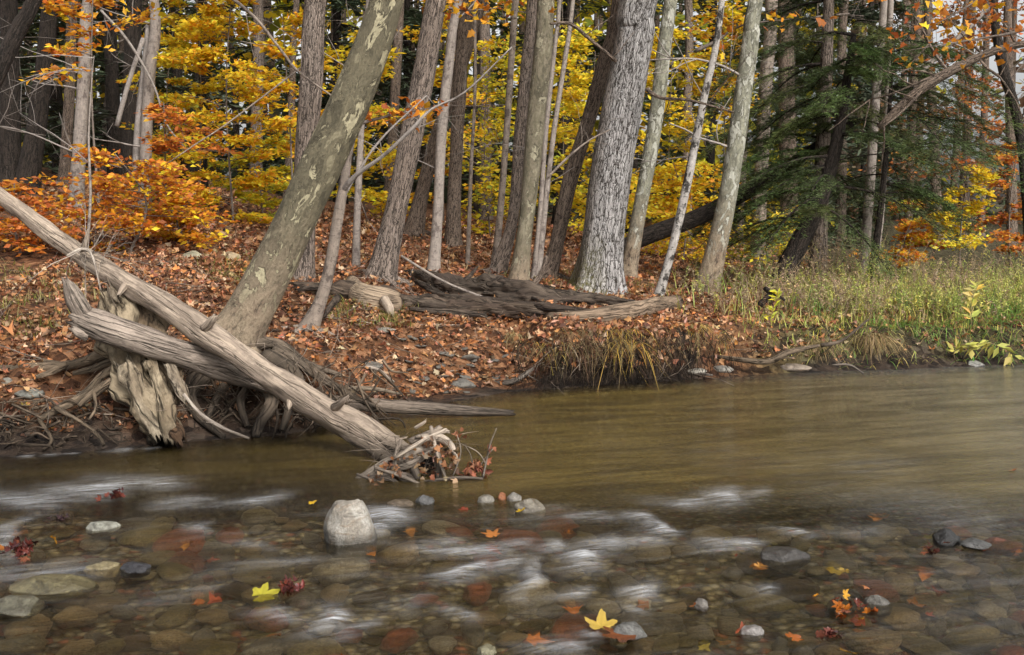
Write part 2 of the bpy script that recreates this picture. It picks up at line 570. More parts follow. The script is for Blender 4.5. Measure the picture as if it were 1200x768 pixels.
M = {
    'leaf': m_leaf('leaf_tissue'), 'dryleaf': m_leaf('dry_leaf_tissue', .18, .7), 'needle': m_leaf('needle_tissue', .15),
    'wetleaf': m_leaf('wet_leaf_tissue', .12, .25), 'grass': m_leaf('grass_blade', .35, .6),
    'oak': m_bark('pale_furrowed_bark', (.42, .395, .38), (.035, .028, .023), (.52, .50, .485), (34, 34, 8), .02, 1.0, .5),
    'grey': m_bark('grey_brown_bark', (.27, .21, .17), (.04, .031, .025), (.37, .305, .26), (46, 46, 7), .014),
    'brown': m_bark('brown_bark', (.23, .17, .13), (.042, .031, .024), (.30, .235, .185), (50, 50, 8), .012),
    'dark': m_bark('dark_bark', (.045, .034, .027), (.012, .01, .008), (.07, .055, .045), (36, 36, 6), .014),
    'pale': m_birch('smooth_pale_bark', (.31, .265, .23), (.16, .13, .115), .55),
    'speck': m_birch('speckled_bark', (.40, .37, .34), (.045, .04, .036), .52),
    'tan': m_birch('smooth_tan_bark', (.27, .22, .18), (.12, .095, .08), .52),
    'syc': m_sycamore('patchy_olive_bark', (.15, .13, .085), (.52, .46, .30), (.18, .155, .10), .542, .07),
    'syc_pale': m_sycamore('patchy_tan_bark', (.17, .15, .10), (.44, .40, .28), (.215, .185, .13), .55),
    'syc_white': m_sycamore('white_patch_bark', (.24, .235, .18), (.60, .59, .50), (.34, .33, .25), .525, .10),
    'twig': m_birch('twig_bark', (.19, .155, .13), (.09, .07, .06)),
    'twig_grey': m_birch('grey_twig_bark', (.34, .30, .27), (.2, .17, .15)),
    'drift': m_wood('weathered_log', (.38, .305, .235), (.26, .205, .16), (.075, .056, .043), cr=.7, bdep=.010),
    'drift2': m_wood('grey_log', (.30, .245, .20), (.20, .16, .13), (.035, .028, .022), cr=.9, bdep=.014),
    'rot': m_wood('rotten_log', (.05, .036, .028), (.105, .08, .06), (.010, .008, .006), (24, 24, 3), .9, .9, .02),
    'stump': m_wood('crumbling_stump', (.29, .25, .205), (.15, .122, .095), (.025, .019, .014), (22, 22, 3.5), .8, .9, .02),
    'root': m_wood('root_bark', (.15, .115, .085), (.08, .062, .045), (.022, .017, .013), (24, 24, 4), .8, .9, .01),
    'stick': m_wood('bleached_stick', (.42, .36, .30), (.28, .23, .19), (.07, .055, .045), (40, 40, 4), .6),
    'granite': m_stone('pale_granite', (.72, .70, .66), (.46, .42, .37), .7, 11),
    'slate': m_stone('grey_slate', (.18, .165, .145), (.28, .26, .225), .6, 12),
    'cobble': m_stone('wet_cobble', (.85, .84, .82), (.48, .46, .44), .32, 10),
}

# ------------------------------------------------------------------ ground
def axis(lo, a, b, hi, fine, n):
    l = a - (a - lo) * (np.linspace(0, 1, n) ** 2.5)[::-1]
    h = b + (hi - b) * np.linspace(0, 1, n) ** 2.5
    return np.concatenate([l[:-1], np.arange(a, b, fine), h])


def grid(xs, ys):
    X, Y = np.meshgrid(xs, ys)
    nx, ny = len(xs), len(ys)
    i = np.arange(ny - 1)[:, None] * nx
    j = np.arange(nx - 1)[None]
    q = np.stack([i + j, i + j + 1, i + nx + j + 1, i + nx + j], -1).reshape(-1, 4)
    return X.ravel(), Y.ravel(), q


xs = axis(-160, -7.5, 9, 160, .045, 26)
ys = np.concatenate([axis(-40, 2.5, 13, 13.01, .045, 22)[:-26], 13 + 187 * np.linspace(0, 1, 90) ** 2.2])
X, Y, q = grid(xs, ys)
S = (Y - Yb(X)) * .93
Zg = Z(X, Y)
PX = 600 + FPX * X / np.maximum(Y, 3)
col = np.zeros((len(X), 3))
litter = np.array([.20, .10, .05])
soil = np.array([.045, .033, .025])
meadow = np.array([.085, .075, .035])
bed = np.array([.16, .13, .075])  # left pool shade is multiplied into it below
mead = sm((PX - 830) / 120)[:, None]
col = litter * (1 - mead) + meadow * mead
e = sm((S + .25 * fbm(X * 2.5, Y * 2.5, 3, 3)) / np.interp(X, [-4, -2, -.8, .4, 1.6, 3], [.75, .9, .5, .25, .25, .35]))[:, None]
col = soil * (1 - e) + col * e
u = sm(-S / .12)[:, None]
col = col * (1 - u) + bed * u
painted_shade = np.interp(X, [-3.4, -1.2, .4], [.12, .3, 1.0]) * sm((Y - 5.3) / 1.0) + (1 - sm((Y - 5.3) / 1.0))  # darkens the left pool bed: shade under the logs painted into its colour
m = MB()
m.add(np.stack([X, Y, Zg], 1), q, col, np.stack([u[:, 0], e[:, 0], painted_shade], 1))
t = NT('forest_floor')
ca = t.attr('Col').outputs['Color']
ma = t.n('ShaderNodeSeparateXYZ', {0: t.attr('bark').outputs['Vector']})
g = t.n('ShaderNodeNewGeometry').outputs['Position']
vo = t.voro(g, 15.0)
vcol = t.n('ShaderNodeSeparateColor', {0: vo.outputs['Color']}).outputs[0]
lv = t.ramp(vcol, [(0, (.35, .30, .28)), (.3, (.7, .62, .55)), (.55, (1.1, 1.0, .9)), (.8, (1.5, 1.5, 1.5)), (1, (1.9, 2.3, 2.6))], 'CONSTANT')
c = t.mix(1.0, ca, lv, 'MULTIPLY')
dk = t.ramp(t.noise(g, 6.0, 5, .6), [(.3, .35), (.65, 1.05)])
c = t.mix(1.0, c, dk, 'MULTIPLY')
pb = t.voro(g, 22.0)
pcol = t.n('ShaderNodeSeparateColor', {0: pb.outputs['Color']}).outputs[1]
pc = t.ramp(pcol, [(0, (.20, .16, .09)), (.25, (.32, .27, .17)), (.5, (.14, .10, .065)), (.7, (.40, .35, .25)), (.85, (.30, .12, .07)), (.93, (.25, .24, .22))], 'CONSTANT')
pc = t.mix(1.0, pc, t.ramp(pb.outputs['Distance'], [(.2, 1.0), (.6, .25)]), 'MULTIPLY')
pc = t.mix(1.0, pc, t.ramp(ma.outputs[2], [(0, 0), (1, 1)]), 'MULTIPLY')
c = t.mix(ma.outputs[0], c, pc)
hgt = t.math('ADD', t.noise(g, 30.0, 4), t.math('MULTIPLY', vo.outputs['Distance'], -.6))
MG = t.done(c, .9, t.bump(hgt, .03))
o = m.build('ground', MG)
tag(o, 'leaf covered forest floor and stony stream bed', None, None, 'structure')

# ------------------------------------------------------------------ water
FLOW = np.array([-.97, -.24])
PERP = np.array([.24, -.97])
xs = axis(-150, -6, 8, 150, .028, 18)
ys = np.concatenate([-30 + 32 * np.linspace(0, 1, 12)[:-1] ** .5, np.arange(2, 8, .024), np.linspace(8, 11.4, 50), np.linspace(11.5, 60, 16)])
X, Y, q = grid(xs, ys)
pool = sm((Y - 5.15 - .25 * vn(X * .7, 2.2, 5)) / 1.0)
rif = 1 - pool
A = X * FLOW[0] + Y * FLOW[1]
Bq = X * PERP[0] + Y * PERP[1]
h = rif * (.016 * fbm(A * 1.6 + .5 * vn(A * 2, Bq * 2, 1), Bq * 5.5, 2.2, 3) + .006 * vn(A * 4, Bq * 14, 8)) + pool * .0035 * fbm(A * 1.2, Bq * 4, 6, 2)
FO = [(45, 588, 100, 12, .5), (130, 572, 70, 11, .75), (190, 566, 60, 10, .5), (220, 590, 30, 8, .3), (300, 584, 55, 6, .55), (240, 622, 16, 7, .5), (462, 603, 42, 10, .95),
      (450, 618, 26, 9, .8), (520, 632, 40, 6, .35), (555, 646, 62, 8, .75), (600, 638, 34, 6, .5), (545, 668, 42, 8, .95), (590, 662, 40, 7, .55), (628, 676, 15, 22, .7), (690, 656, 34, 14, 1.0), (715, 640, 48, 11, .7),
      (645, 641, 26, 8, .7), (760, 634, 40, 8, .45), (775, 617, 22, 10, .9), (760, 605, 28, 5, .8), (700, 606, 45, 5, .4), (852, 580, 36, 9, .8), (812, 590, 44, 6, .5), (890, 578, 30, 6, .3), (400, 726, 28, 14, .9), (438, 736, 30, 8, .6),
      (560, 716, 26, 7, .4), (662, 757, 36, 10, .75), (690, 742, 22, 6, .5), (765, 691, 24, 8, .7), (690, 694, 24, 6, .5), (738, 710, 12, 7, .5), (868, 641, 40, 6, .75), (836, 640, 20, 8, .5), (885, 691, 26, 7, .4), (924, 625, 20, 8, .55),
      (18, 630, 26, 30, .45), (60, 668, 120, 10, .25), (330, 660, 60, 8, .3), (310, 640, 40, 5, .3), (250, 696, 70, 8, .2), (340, 720, 30, 7, .45), (500, 706, 50, 8, .25), (1010, 620, 60, 8, .2), (1100, 585, 120, 30, .16), (1040, 545, 150, 26, .10),  # broad faint spots at far right are sky sheen painted in, not foam
      (20, 535, 16, 3, .5), (62, 532, 14, 3, .45), (100, 529, 18, 3, .5), (150, 527, 14, 3, .4), (185, 525, 12, 2, .4), (480, 484, 24, 3, .4), (1160, 610, 80, 14, .16), (640, 600, 60, 8, .12)]
foam_sheen = np.zeros(len(X))
WX = .10 * fbm(X * 2.2, Y * 4, 3, 3)
WY = .05 * fbm(X * 2.2, Y * 4, 13, 3)
for (fx, fy, fl, fh, st) in FO:
    c0 = W0(fx, fy)
    sc = c0[1] / FPX
    a = (X + WX - c0[0]) * FLOW[0] + (Y + WY - c0[1]) * FLOW[1]
    b = (X + WX - c0[0]) * PERP[0] + (Y + WY - c0[1]) * PERP[1] + .35 * a * math.sin(fx) + .5 * a * a
    la, lb = fl * sc * .80, fh * sc * c0[1] / CAM_H * .95
    foam_sheen = np.maximum(foam_sheen, st * np.exp(-np.where(a < 0, a / (la * .55), a / (la * 1.3)) ** 2 - (b / lb) ** 2))
h += .02 * foam_sheen * rif
dpt = np.clip(-Z(X, Y, False), 0, 1)
shad = np.clip((dpt - .1) / .3, 0, 1) * np.interp(X, [-3, -1.3, .5], [.30, .5, 1.0])  # murk by depth, cut at left to paint in the shade there
m = MB()
m.add(np.stack([X, Y, h], 1), q, np.stack([foam_sheen, rif, shad], 1), np.stack([A, Bq, sm((X - .8) / 3.2)], 1))
t = NT('stream_water')
cs = t.n('ShaderNodeSeparateColor', {0: t.attr('Col').outputs['Color']})
v = t.attr('bark').outputs['Vector']
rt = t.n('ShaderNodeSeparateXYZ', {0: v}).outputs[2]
fo, ri, dp = cs.outputs[0], cs.outputs[1], cs.outputs[2]
n1 = t.noise(t.scale(v, (2.2, 16, 1)), 1.0, 5, .6, .8)
n2 = t.noise(t.scale(v, (5, 40, 1)), 1.0, 4, .6, .5)
n3 = t.noise(t.scale(v, (1.1, 6, 1)), 1.0, 3, .5, 1.2)
hh = t.math('ADD', t.math('MULTIPLY', n1, 1.0), t.math('MULTIPLY', n2, .35))
rip = t.noise(t.scale(v, (9, 34, 1)), 1.0, 3, .6, .6)
nb = t.bump(t.math('ADD', hh, t.math('MULTIPLY', rip, t.math('SUBTRACT', .40, t.math('MULTIPLY', ri, .25)))), .022, .55)
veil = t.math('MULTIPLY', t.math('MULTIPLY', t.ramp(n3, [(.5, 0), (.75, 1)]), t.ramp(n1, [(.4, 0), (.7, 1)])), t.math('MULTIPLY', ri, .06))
fib = t.noise(t.scale(v, (3.2, 26, 1)), 1.0, 6, .72, 1.8)
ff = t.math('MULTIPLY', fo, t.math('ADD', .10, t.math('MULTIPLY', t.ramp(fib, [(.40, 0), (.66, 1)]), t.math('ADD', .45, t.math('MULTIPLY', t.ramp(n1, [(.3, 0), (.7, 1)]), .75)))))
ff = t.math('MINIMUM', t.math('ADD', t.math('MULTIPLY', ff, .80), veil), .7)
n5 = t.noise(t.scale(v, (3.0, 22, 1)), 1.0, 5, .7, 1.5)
painted_sheen = t.math('MULTIPLY', t.math('MULTIPLY', rt, t.math('SUBTRACT', 1.0, t.math('MULTIPLY', ri, .75))), t.math('MULTIPLY', t.ramp(n5, [(.3, .25), (.75, 1)]), t.math('MULTIPLY', t.ramp(n3, [(.3, .2), (.65, 1)]), .09)))  # pale sky sheen painted as diffuse white over the right-hand pool
ff = t.math('MAXIMUM', ff, painted_sheen)
refr = t.n('ShaderNodeBsdfRefraction', {'Color': (1.0, .95, .82), 'Roughness': .085, 'IOR': 1.2, 'Normal': nb})
tran = t.n('ShaderNodeBsdfTransparent', {'Color': (1.0, .94, .78)})
see = t.n('ShaderNodeMixShader', {0: t.math('ADD', .5, t.math('MULTIPLY', ri, .30)), 1: refr.outputs[0], 2: tran.outputs[0]})
murk = t.n('ShaderNodeBsdfDiffuse', {'Color': t.mix(t.ramp(n3, [(.35, 0), (.65, 1)]), (.066, .047, .016), (.145, .103, .030))})
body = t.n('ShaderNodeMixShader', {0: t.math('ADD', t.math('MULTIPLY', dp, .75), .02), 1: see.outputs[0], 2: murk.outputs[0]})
gl = t.n('ShaderNodeBsdfGlossy', {'Color': (.95, .95, .95), 'Roughness': t.math('ADD', t.math('MULTIPLY', rt, .14), .07), 'Normal': nb})
fr = t.n('ShaderNodeFresnel', {'IOR': 1.33, 'Normal': nb}).outputs[0]
surf = t.n('ShaderNodeMixShader', {0: fr, 1: body.outputs[0], 2: gl.outputs[0]})
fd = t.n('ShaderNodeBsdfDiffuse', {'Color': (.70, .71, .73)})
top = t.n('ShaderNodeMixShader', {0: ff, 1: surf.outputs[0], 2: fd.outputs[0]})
t.t.links.new(top.outputs[0], t.out.inputs[0])
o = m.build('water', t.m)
tag(o, 'silky brown stream flowing over cobbles', None, None, 'structure')

# ------------------------------------------------------------------ trees
def tree(name, label, pts, bark, Y=None, cat='tree', group=None, flare=(.5, .18, 3), nseg=16, amp=.05, ext=3.0, lean=0.0, tw=None, crown=None, limbs=(), roots=0, bare=0):
    """pts: (px, py, width px) from the base up"""
    if Y is None:
        base = G(pts[0][0], pts[0][1])
        Y = base[1]
    w = []
    for i, (a, b, c) in enumerate(pts):
        yy = Y + lean * (pts[0][1] - b) / FPX * Y
        w.append((*P(a, b, yy), c * .5 * yy / FPX))
    w = np.array(w)
    gz = float(Z(w[0, 0], w[0, 1]))
    if w[0, 2] > gz + .05:
        d = (w[0] - w[1])
        k = min((w[0, 2] - gz) / max(1e-3, -d[2]), 2.0)
        nb_ = w[0] + d * k * .6
        nb_[2] = gz
        nb_[3] = w[0, 3] * 1.05
        w = np.vstack([nb_, w])
    dn = w[0].copy()
    dn[2] = float(Z(w[0, 0], w[0, 1])) - .12
    w[0, 2] = max(w[0, 2], dn[2] + .1)
    w = np.vstack([dn, w])
    d = (w[-1] - w[-2])
    d = d / np.linalg.norm(d[:3])
    top = w[-1] + d * ext
    top[:3] += .15 * ext * np.array([rng.standard_normal() * .5, .2, .1])
    top[3] = w[-1, 3] * .6
    w = np.vstack([w, top])
    root = thing(name, label, cat, (w[0, 0], w[0, 1], gz), group)
    m = MB()
    tube(m, w[:, :3], w[:, 3], nseg, 7, amp, 5.0, flare)
    tk = m.build('trunk', M[bark], root)
    for k in range(roots):
        a = k * 2 * math.pi / roots + rng.random()
        mm = MB()
        r0 = w[1, 3]
        pp = []
        for s_ in np.linspace(.5, 3.2, 5):
            x, y = w[0, 0] + r0 * s_ * math.cos(a + .2 * s_ * rng.standard_normal() * .5), w[0, 1] + r0 * s_ * math.sin(a)
            pp.append((x, y, float(Z(x, y)) + r0 * (.45 - .16 * s_)))
        tube(mm, pp, np.linspace(r0 * .38, r0 * .1, 5), 8, 4, .12, 6)
        mm.build('root', M[bark], tk)
    if bare:
        for k in range(bare):
            mm = MB()
            f = random.uniform(.25, .95)
            i = int(f * (len(w) - 2)) + 1
            i = min(i, len(w) - 2)
            u_ = rng.random()
            p = w[i, :3] * (1 - u_) + w[i + 1, :3] * u_
            a = rng.random() * 6.28
            twigs(mm, p, (math.cos(a), .5 * math.sin(a), .25 + .3 * rng.standard_normal()), random.uniform(.6, 1.5), max(.006, w[i, 3] * .16), 2)
            mm.build('branch', M['twig_grey' if bark in ('pale', 'speck', 'syc_white') else 'twig'], root)
    for lb in limbs:
        mm = MB()
        lp = [P(a, b, Y + dy) for (a, b, dy, c_) in lb]
        tube(mm, lp, [c_ * .5 * Y / FPX for (a, b, dy, c_) in lb], 7, 5, .08, 8)
        for pp in lp[1:]:
            if rng.random() < .8:
                twigs(mm, pp, rng.standard_normal(3) * [1, .5, 1], random.uniform(.25, .6), .004, 1)
        mm.build('branch', M['twig_grey' if bark in ('pale', 'speck', 'tan') else 'twig'], root)
    if crown:
        pal, n, rad, size = crown
        n = int(n * .6)
        ml = MB()
        tp = w[-1, :3]
        for k in range(3):
            mb_ = MB()
            a = 2.1 * k + rng.random()
            twigs(mb_, tp - d[:3] * ext * rng.random() * .5, (math.cos(a), math.sin(a), .5), rad, .03, 2)
            mb_.build('branch', M['twig'], root)
        c_ = tp + rng.standard_normal((n, 3)) * [rad * .62, rad * .62, 1.9] + [0, 0, 1.8]
        c_ = c_[c_[:, 2] > tp[2] - 1.4]
        leaves(ml, c_, flatdir(len(c_), .5), upn(len(c_), .6), size * 2.4 * (.7 + .6 * rng.random(len(c_))), pick(pal, len(c_)) * .7, .6)
        ml.build('crown', M['leaf'], root)
    return root, w


YEL = [(.86, .60, .03), (.88, .66, .045), (.78, .57, .03), (.86, .52, .025), (.68, .58, .05)]
GOLD = [(.86, .50, .025), (.82, .40, .025), (.88, .60, .035), (.76, .33, .025)]
ORG = [(.66, .24, .03), (.58, .18, .025), (.70, .32, .035), (.46, .13, .025), (.72, .40, .04)]
RUST = [(.42, .13, .035), (.52, .17, .035), (.34, .10, .03), (.58, .22, .04)]
GRNY = [(.48, .48, .05), (.62, .56, .05), (.36, .40, .05), (.74, .60, .045)]
HEM = [(.10, .155, .05), (.135, .19, .06), (.085, .125, .05), (.17, .20, .065)]
HEMF = [(.06, .075, .042), (.075, .095, .05), (.05, .06, .04)]

syc, _ = tree('sycamore_tree', 'big leaning sycamore with patchy olive and cream bark rooted on the bank behind crossed logs',
              [(264, 425, 66), (284, 380, 53), (326, 300, 49), (366, 215, 48), (407, 128, 46), (434, 60, 42), (456, -5, 38)], 'syc', Y=7.95,
              flare=(.28, .22, 3), nseg=30, amp=.06, ext=2.2)
tree('young_tree', 'small crooked pale tree rising just right of the big leaning sycamore', [(362, 388, 22), (376, 352, 15), (387, 310, 14), (396, 255, 13), (403, 215, 11), (412, 165, 8)], 'tan', flare=(.6, .12, 3), roots=5, ext=.5,
     limbs=[[(400, 225, 0, 7), (418, 205, -.1, 5.5), (450, 182, -.2, 4.5), (482, 152, -.3, 4), (506, 128, -.3, 3), (545, 108, -.3, 2.2), (600, 55, -.4, 1.5)], [(392, 255, 0, 4), (412, 215, .1, 3), (445, 165, .1, 2.5), (500, 112, .1, 1.5)]])
tree('slim_tree', 'thin straight pale sapling trunk beside the small crooked tree', [(417, 330, 9), (419, 240, 8), (424, 140, 7), (428, 60, 5)], 'pale', Y=12.5, nseg=8, ext=1.5, bare=2)
tree('oak_tree', 'straight grey oak trunk standing behind the leaning sycamore', [(354, 325, 28), (359, 180, 26), (366, 80, 26), (370, -5, 25)], 'grey', nseg=22, crown=(YEL, 900, 2.2, .09))
tree('furrowed_tree', 'thick grey furrowed trunk leaning right, left of the slim pale birch', [(447, 328, 32), (462, 255, 26), (481, 165, 26), (498, 80, 25), (512, -5, 24)], 'grey', nseg=22, roots=3, crown=(GOLD, 900, 2.2, .09))
tree('brown_tree', 'dark brown trunk with swollen base leaning right behind the slim pale birch', [(485, 276, 24), (495, 225, 16), (512, 160, 16), (545, 60, 16), (565, -5, 16)], 'brown', roots=3, crown=(YEL, 800, 2.4, .10))
tree('dark_tree', 'upright brown trunk right behind the slim pale birch', [(531, 268, 17), (534, 190, 15), (538, 120, 15), (545, 20, 14)], 'brown', Y=17.5, ext=4)
tree('birch_tree', 'slim smooth pale trunk standing among leaves above the rotten log', [(508, 320, 14), (513, 250, 12), (518, 150, 12), (528, 60, 11), (538, -5, 10)], 'pale', nseg=12, bare=3, crown=(YEL, 500, 1.6, .09))
tree('slim_tree', 'very thin upright stem right of the slim pale birch', [(548, 312, 6), (552, 200, 5), (557, 60, 4)], 'tan', nseg=6, amp=.03, bare=2)
tree('slim_tree', 'slender tan trunk left of the twin grey trunk and tall sycamore', [(580, 312, 9), (587, 240, 8), (594, 150, 8), (602, 30, 8), (605, -5, 8)], 'tan', nseg=10, bare=3)
tree('ash_tree', 'grey brown trunk touching the left side of the tall patchy sycamore', [(582, 320, 20), (601, 255, 13), (610, 150, 14), (618, 70, 14), (625, -5, 14)], 'grey', nseg=16, roots=2, crown=(YEL, 700, 2, .09))
tree('sycamore_tree', 'tall olive and cream patchy sycamore trunk in the middle of the cluster', [(607, 335, 24), (614, 280, 18), (622, 210, 19), (628, 140, 21), (640, -5, 20)], 'syc_pale', nseg=20, flare=(.35, .2, 3), crown=(YEL, 700, 2, .09))
tree('slim_tree', 'thin pale stem hugging the right side of the tall patchy sycamore', [(626, 328, 8), (633, 250, 6), (640, 150, 6), (652, 40, 5), (656, -5, 5)], 'pale', nseg=8, bare=1)
tree('slim_tree', 'thin pale stem curving out at its foot, left of the leaning brown trunk', [(630, 328, 9), (639, 240, 7), (649, 155, 6), (662, 70, 6), (672, -5, 5)], 'pale', nseg=8, bare=2)
tree('leaning_tree', 'brown trunk leaning right between the tall sycamore and the massive pale oak', [(643, 325, 21), (652, 290, 17), (667, 217, 18), (687, 150, 17), (708, 75, 17), (726, -5, 16)], 'brown', nseg=18, roots=3, crown=(GOLD, 900, 2.2, .09))
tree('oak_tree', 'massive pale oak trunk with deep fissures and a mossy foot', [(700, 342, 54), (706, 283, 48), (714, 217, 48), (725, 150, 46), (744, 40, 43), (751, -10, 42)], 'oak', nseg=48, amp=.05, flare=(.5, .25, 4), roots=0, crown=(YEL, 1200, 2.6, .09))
tree('sycamore_tree', 'brown trunk with pale patches higher up, just right of the massive oak', [(736, 325, 18), (749, 250, 17), (767, 150, 17), (778, 60, 16), (787, -5, 15)], 'syc_white', nseg=16, crown=(YEL, 700, 2, .09))
tree('birch_tree', 'slim speckled grey trunk leaning right between the oak and white patched sycamore', [(772, 348, 11), (788, 290, 10), (806, 212, 10), (824, 120, 9), (846, 0, 7)], 'speck', nseg=10, bare=4)
tree('sycamore_tree', 'leaning sycamore with white and green patches above a brown lower trunk', [(827, 345, 30), (838, 300, 25), (854, 225, 22), (868, 130, 21), (880, 45, 19), (887, -5, 17)], 'syc_white', nseg=22, flare=(.3, .2, 3), bare=3, crown=(YEL, 700, 2, .09))
tree('grey_tree', 'pinkish grey trunk standing behind the white patched sycamore', [(892, 200, 16), (898, 90, 15), (904, -5, 14)], 'tan', Y=20, nseg=10, ext=4)
tree('birch_tree', 'white slim birch seen through the dark hemlock boughs', [(1012, 312, 12), (1020, 210, 11), (1026, 120, 10), (1036, 0, 8)], 'pale', Y=16.5, nseg=10, bare=3)
tree('birch_tree', 'short pale trunk right beside the slim white birch under the hemlock', [(1026, 305, 9), (1034, 230, 8), (1040, 120, 8), (1044, 0, 7)], 'pale', Y=18.5, nseg=8)
# left group
tree('dark_tree', 'very dark trunk at the left edge of the woods', [(12, 205, 25), (12, 130, 22), (11, 50, 20), (10, -5, 19)], 'dark', Y=19)
tree('dark_tree', 'dark trunk leaning slightly right beside the edge trunk', [(34, 205, 26), (44, 140, 22), (54, 60, 20), (59, -5, 18)], 'dark', Y=18.5, crown=(HEM, 900, 2.2, .12))
tree('grey_tree', 'dim brown trunk behind the left grey birch', [(76, 195, 13), (82, 100, 12), (86, -5, 11)], 'brown', Y=21)
tree('birch_tree', 'left grey birch trunk rising out of the orange shrubs', [(91, 205, 16), (94, 160, 15), (99, 80, 14), (104, -5, 12)], 'pale', Y=16, bare=3, crown=(YEL, 500, 1.8, .09))
tree('dark_tree', 'dark trunk between the two grey birches', [(151, 190, 18), (153, 100, 18), (157, -5, 18)], 'dark', Y=22)
tree('birch_tree', 'grey birch with twin stems standing behind the orange shrub', [(170, 212, 14), (172, 150, 13), (176, 80, 13), (180, -5, 11)], 'pale', Y=15.5, bare=3, crown=(GOLD, 500, 1.8, .09),
     limbs=[[(159, 210, .1, 9), (162, 150, .1, 9), (169, 85, .1, 8), (174, 30, .1, 6)], [(137, 148, -.1, 6), (150, 100, -.1, 5.5), (168, 45, 0, 5)], [(118, 12, -.4, 3), (150, 48, -.3, 3), (180, 100, -.2, 2.6), (195, 145, -.2, 2.2), (218, 175, -.3, 1.6)]])
tree('slim_tree', 'bare dead sapling standing in front of the orange shrubs at left', [(102, 292, 4), (106, 230, 3.4), (104, 160, 2.6), (108, 90, 1.4)], 'pale', Y=11, nseg=6, flare=None, ext=.2, bare=4)
tree('slim_tree', 'thin dark stem inside the yellow saplings', [(240, 240, 10), (238, 150, 8), (236, 60, 7)], 'dark', Y=17, nseg=8)
tree('leaning_tree', 'dark leaning trunk cutting across the top left corner', [(-70, 215, 30), (-30, 140, 22), (2, 75, 19), (24, 30, 18), (44, -8, 16)], 'dark', Y=10, nseg=14, ext=2)
# right side
tree('leaning_tree', 'dark fallen trunk leaning up to the right behind the white patched sycamore', [(700, 305, 16), (760, 276, 20), (815, 256, 20), (862, 232, 18), (905, 208, 15), (960, 170, 12)], 'dark', Y=15.2, nseg=14, flare=None, ext=.6)
tree('dark_tree', 'crooked dark tree at the top right edge', [(1200, 200, 10), (1190, 130, 11), (1178, 90, 12), (1168, 40, 10), (1165, -10, 8)], 'dark', Y=15, nseg=10, bare=5)
for i, (px, w_, Y_) in enumerate([(455, 12, 26), (570, 14, 27), (655, 12, 26), (805, 11, 25), (925, 20, 21), (1065, 9, 28), (1098, 11, 30), (1128, 10, 26), (1150, 8, 32), (1186, 11, 24), (225, 13, 27), (300, 14, 29), (335, 8, 25), (120, 12, 28), (985, 12, 29), (868, 8, 27)]):
    lb = ['dim trunk far behind the thick furrowed trunk', 'dim trunk deep in the yellow woods left of the tall sycamore', 'dim trunk deep in the yellow woods left of the massive oak', 'dim trunk in the woods behind the slim speckled birch',
          'brown trunk rising behind the big hemlock', 'thin grey trunk far off right of the hemlock', 'grey trunk far off below the dead leaning limb', 'grey trunk far off above the yellow shrub at right', 'thin grey trunk farthest off above the orange shrub at right', 'grey trunk at the right edge above the orange shrub',
          'dim trunk deep behind the yellow saplings at left', 'dim trunk behind the yellow beech sapling by the oak', 'thin dim trunk just left of the straight grey oak', 'dim trunk deep in the woods between the two left birches', 'dim trunk far behind the white birch in the hemlock', 'thin dim trunk far behind the white patched sycamore'][i]
    k = random.uniform(-12, 16)
    tree('forest_tree', lb, [(px, 250, w_ * 1.1), (px + k * .5, 130, w_), (px + k, -5, w_ * .85)], 'brown' if px > 960 else ['brown', 'grey', 'dark', 'grey'][i % 4], Y=Y_, nseg=8, amp=.03, ext=5, bare=3 if px > 1040 else 1,
         crown=((YEL, GOLD, RUST)[i % 3], 500, 2.2, .13) if px < 1000 else None)


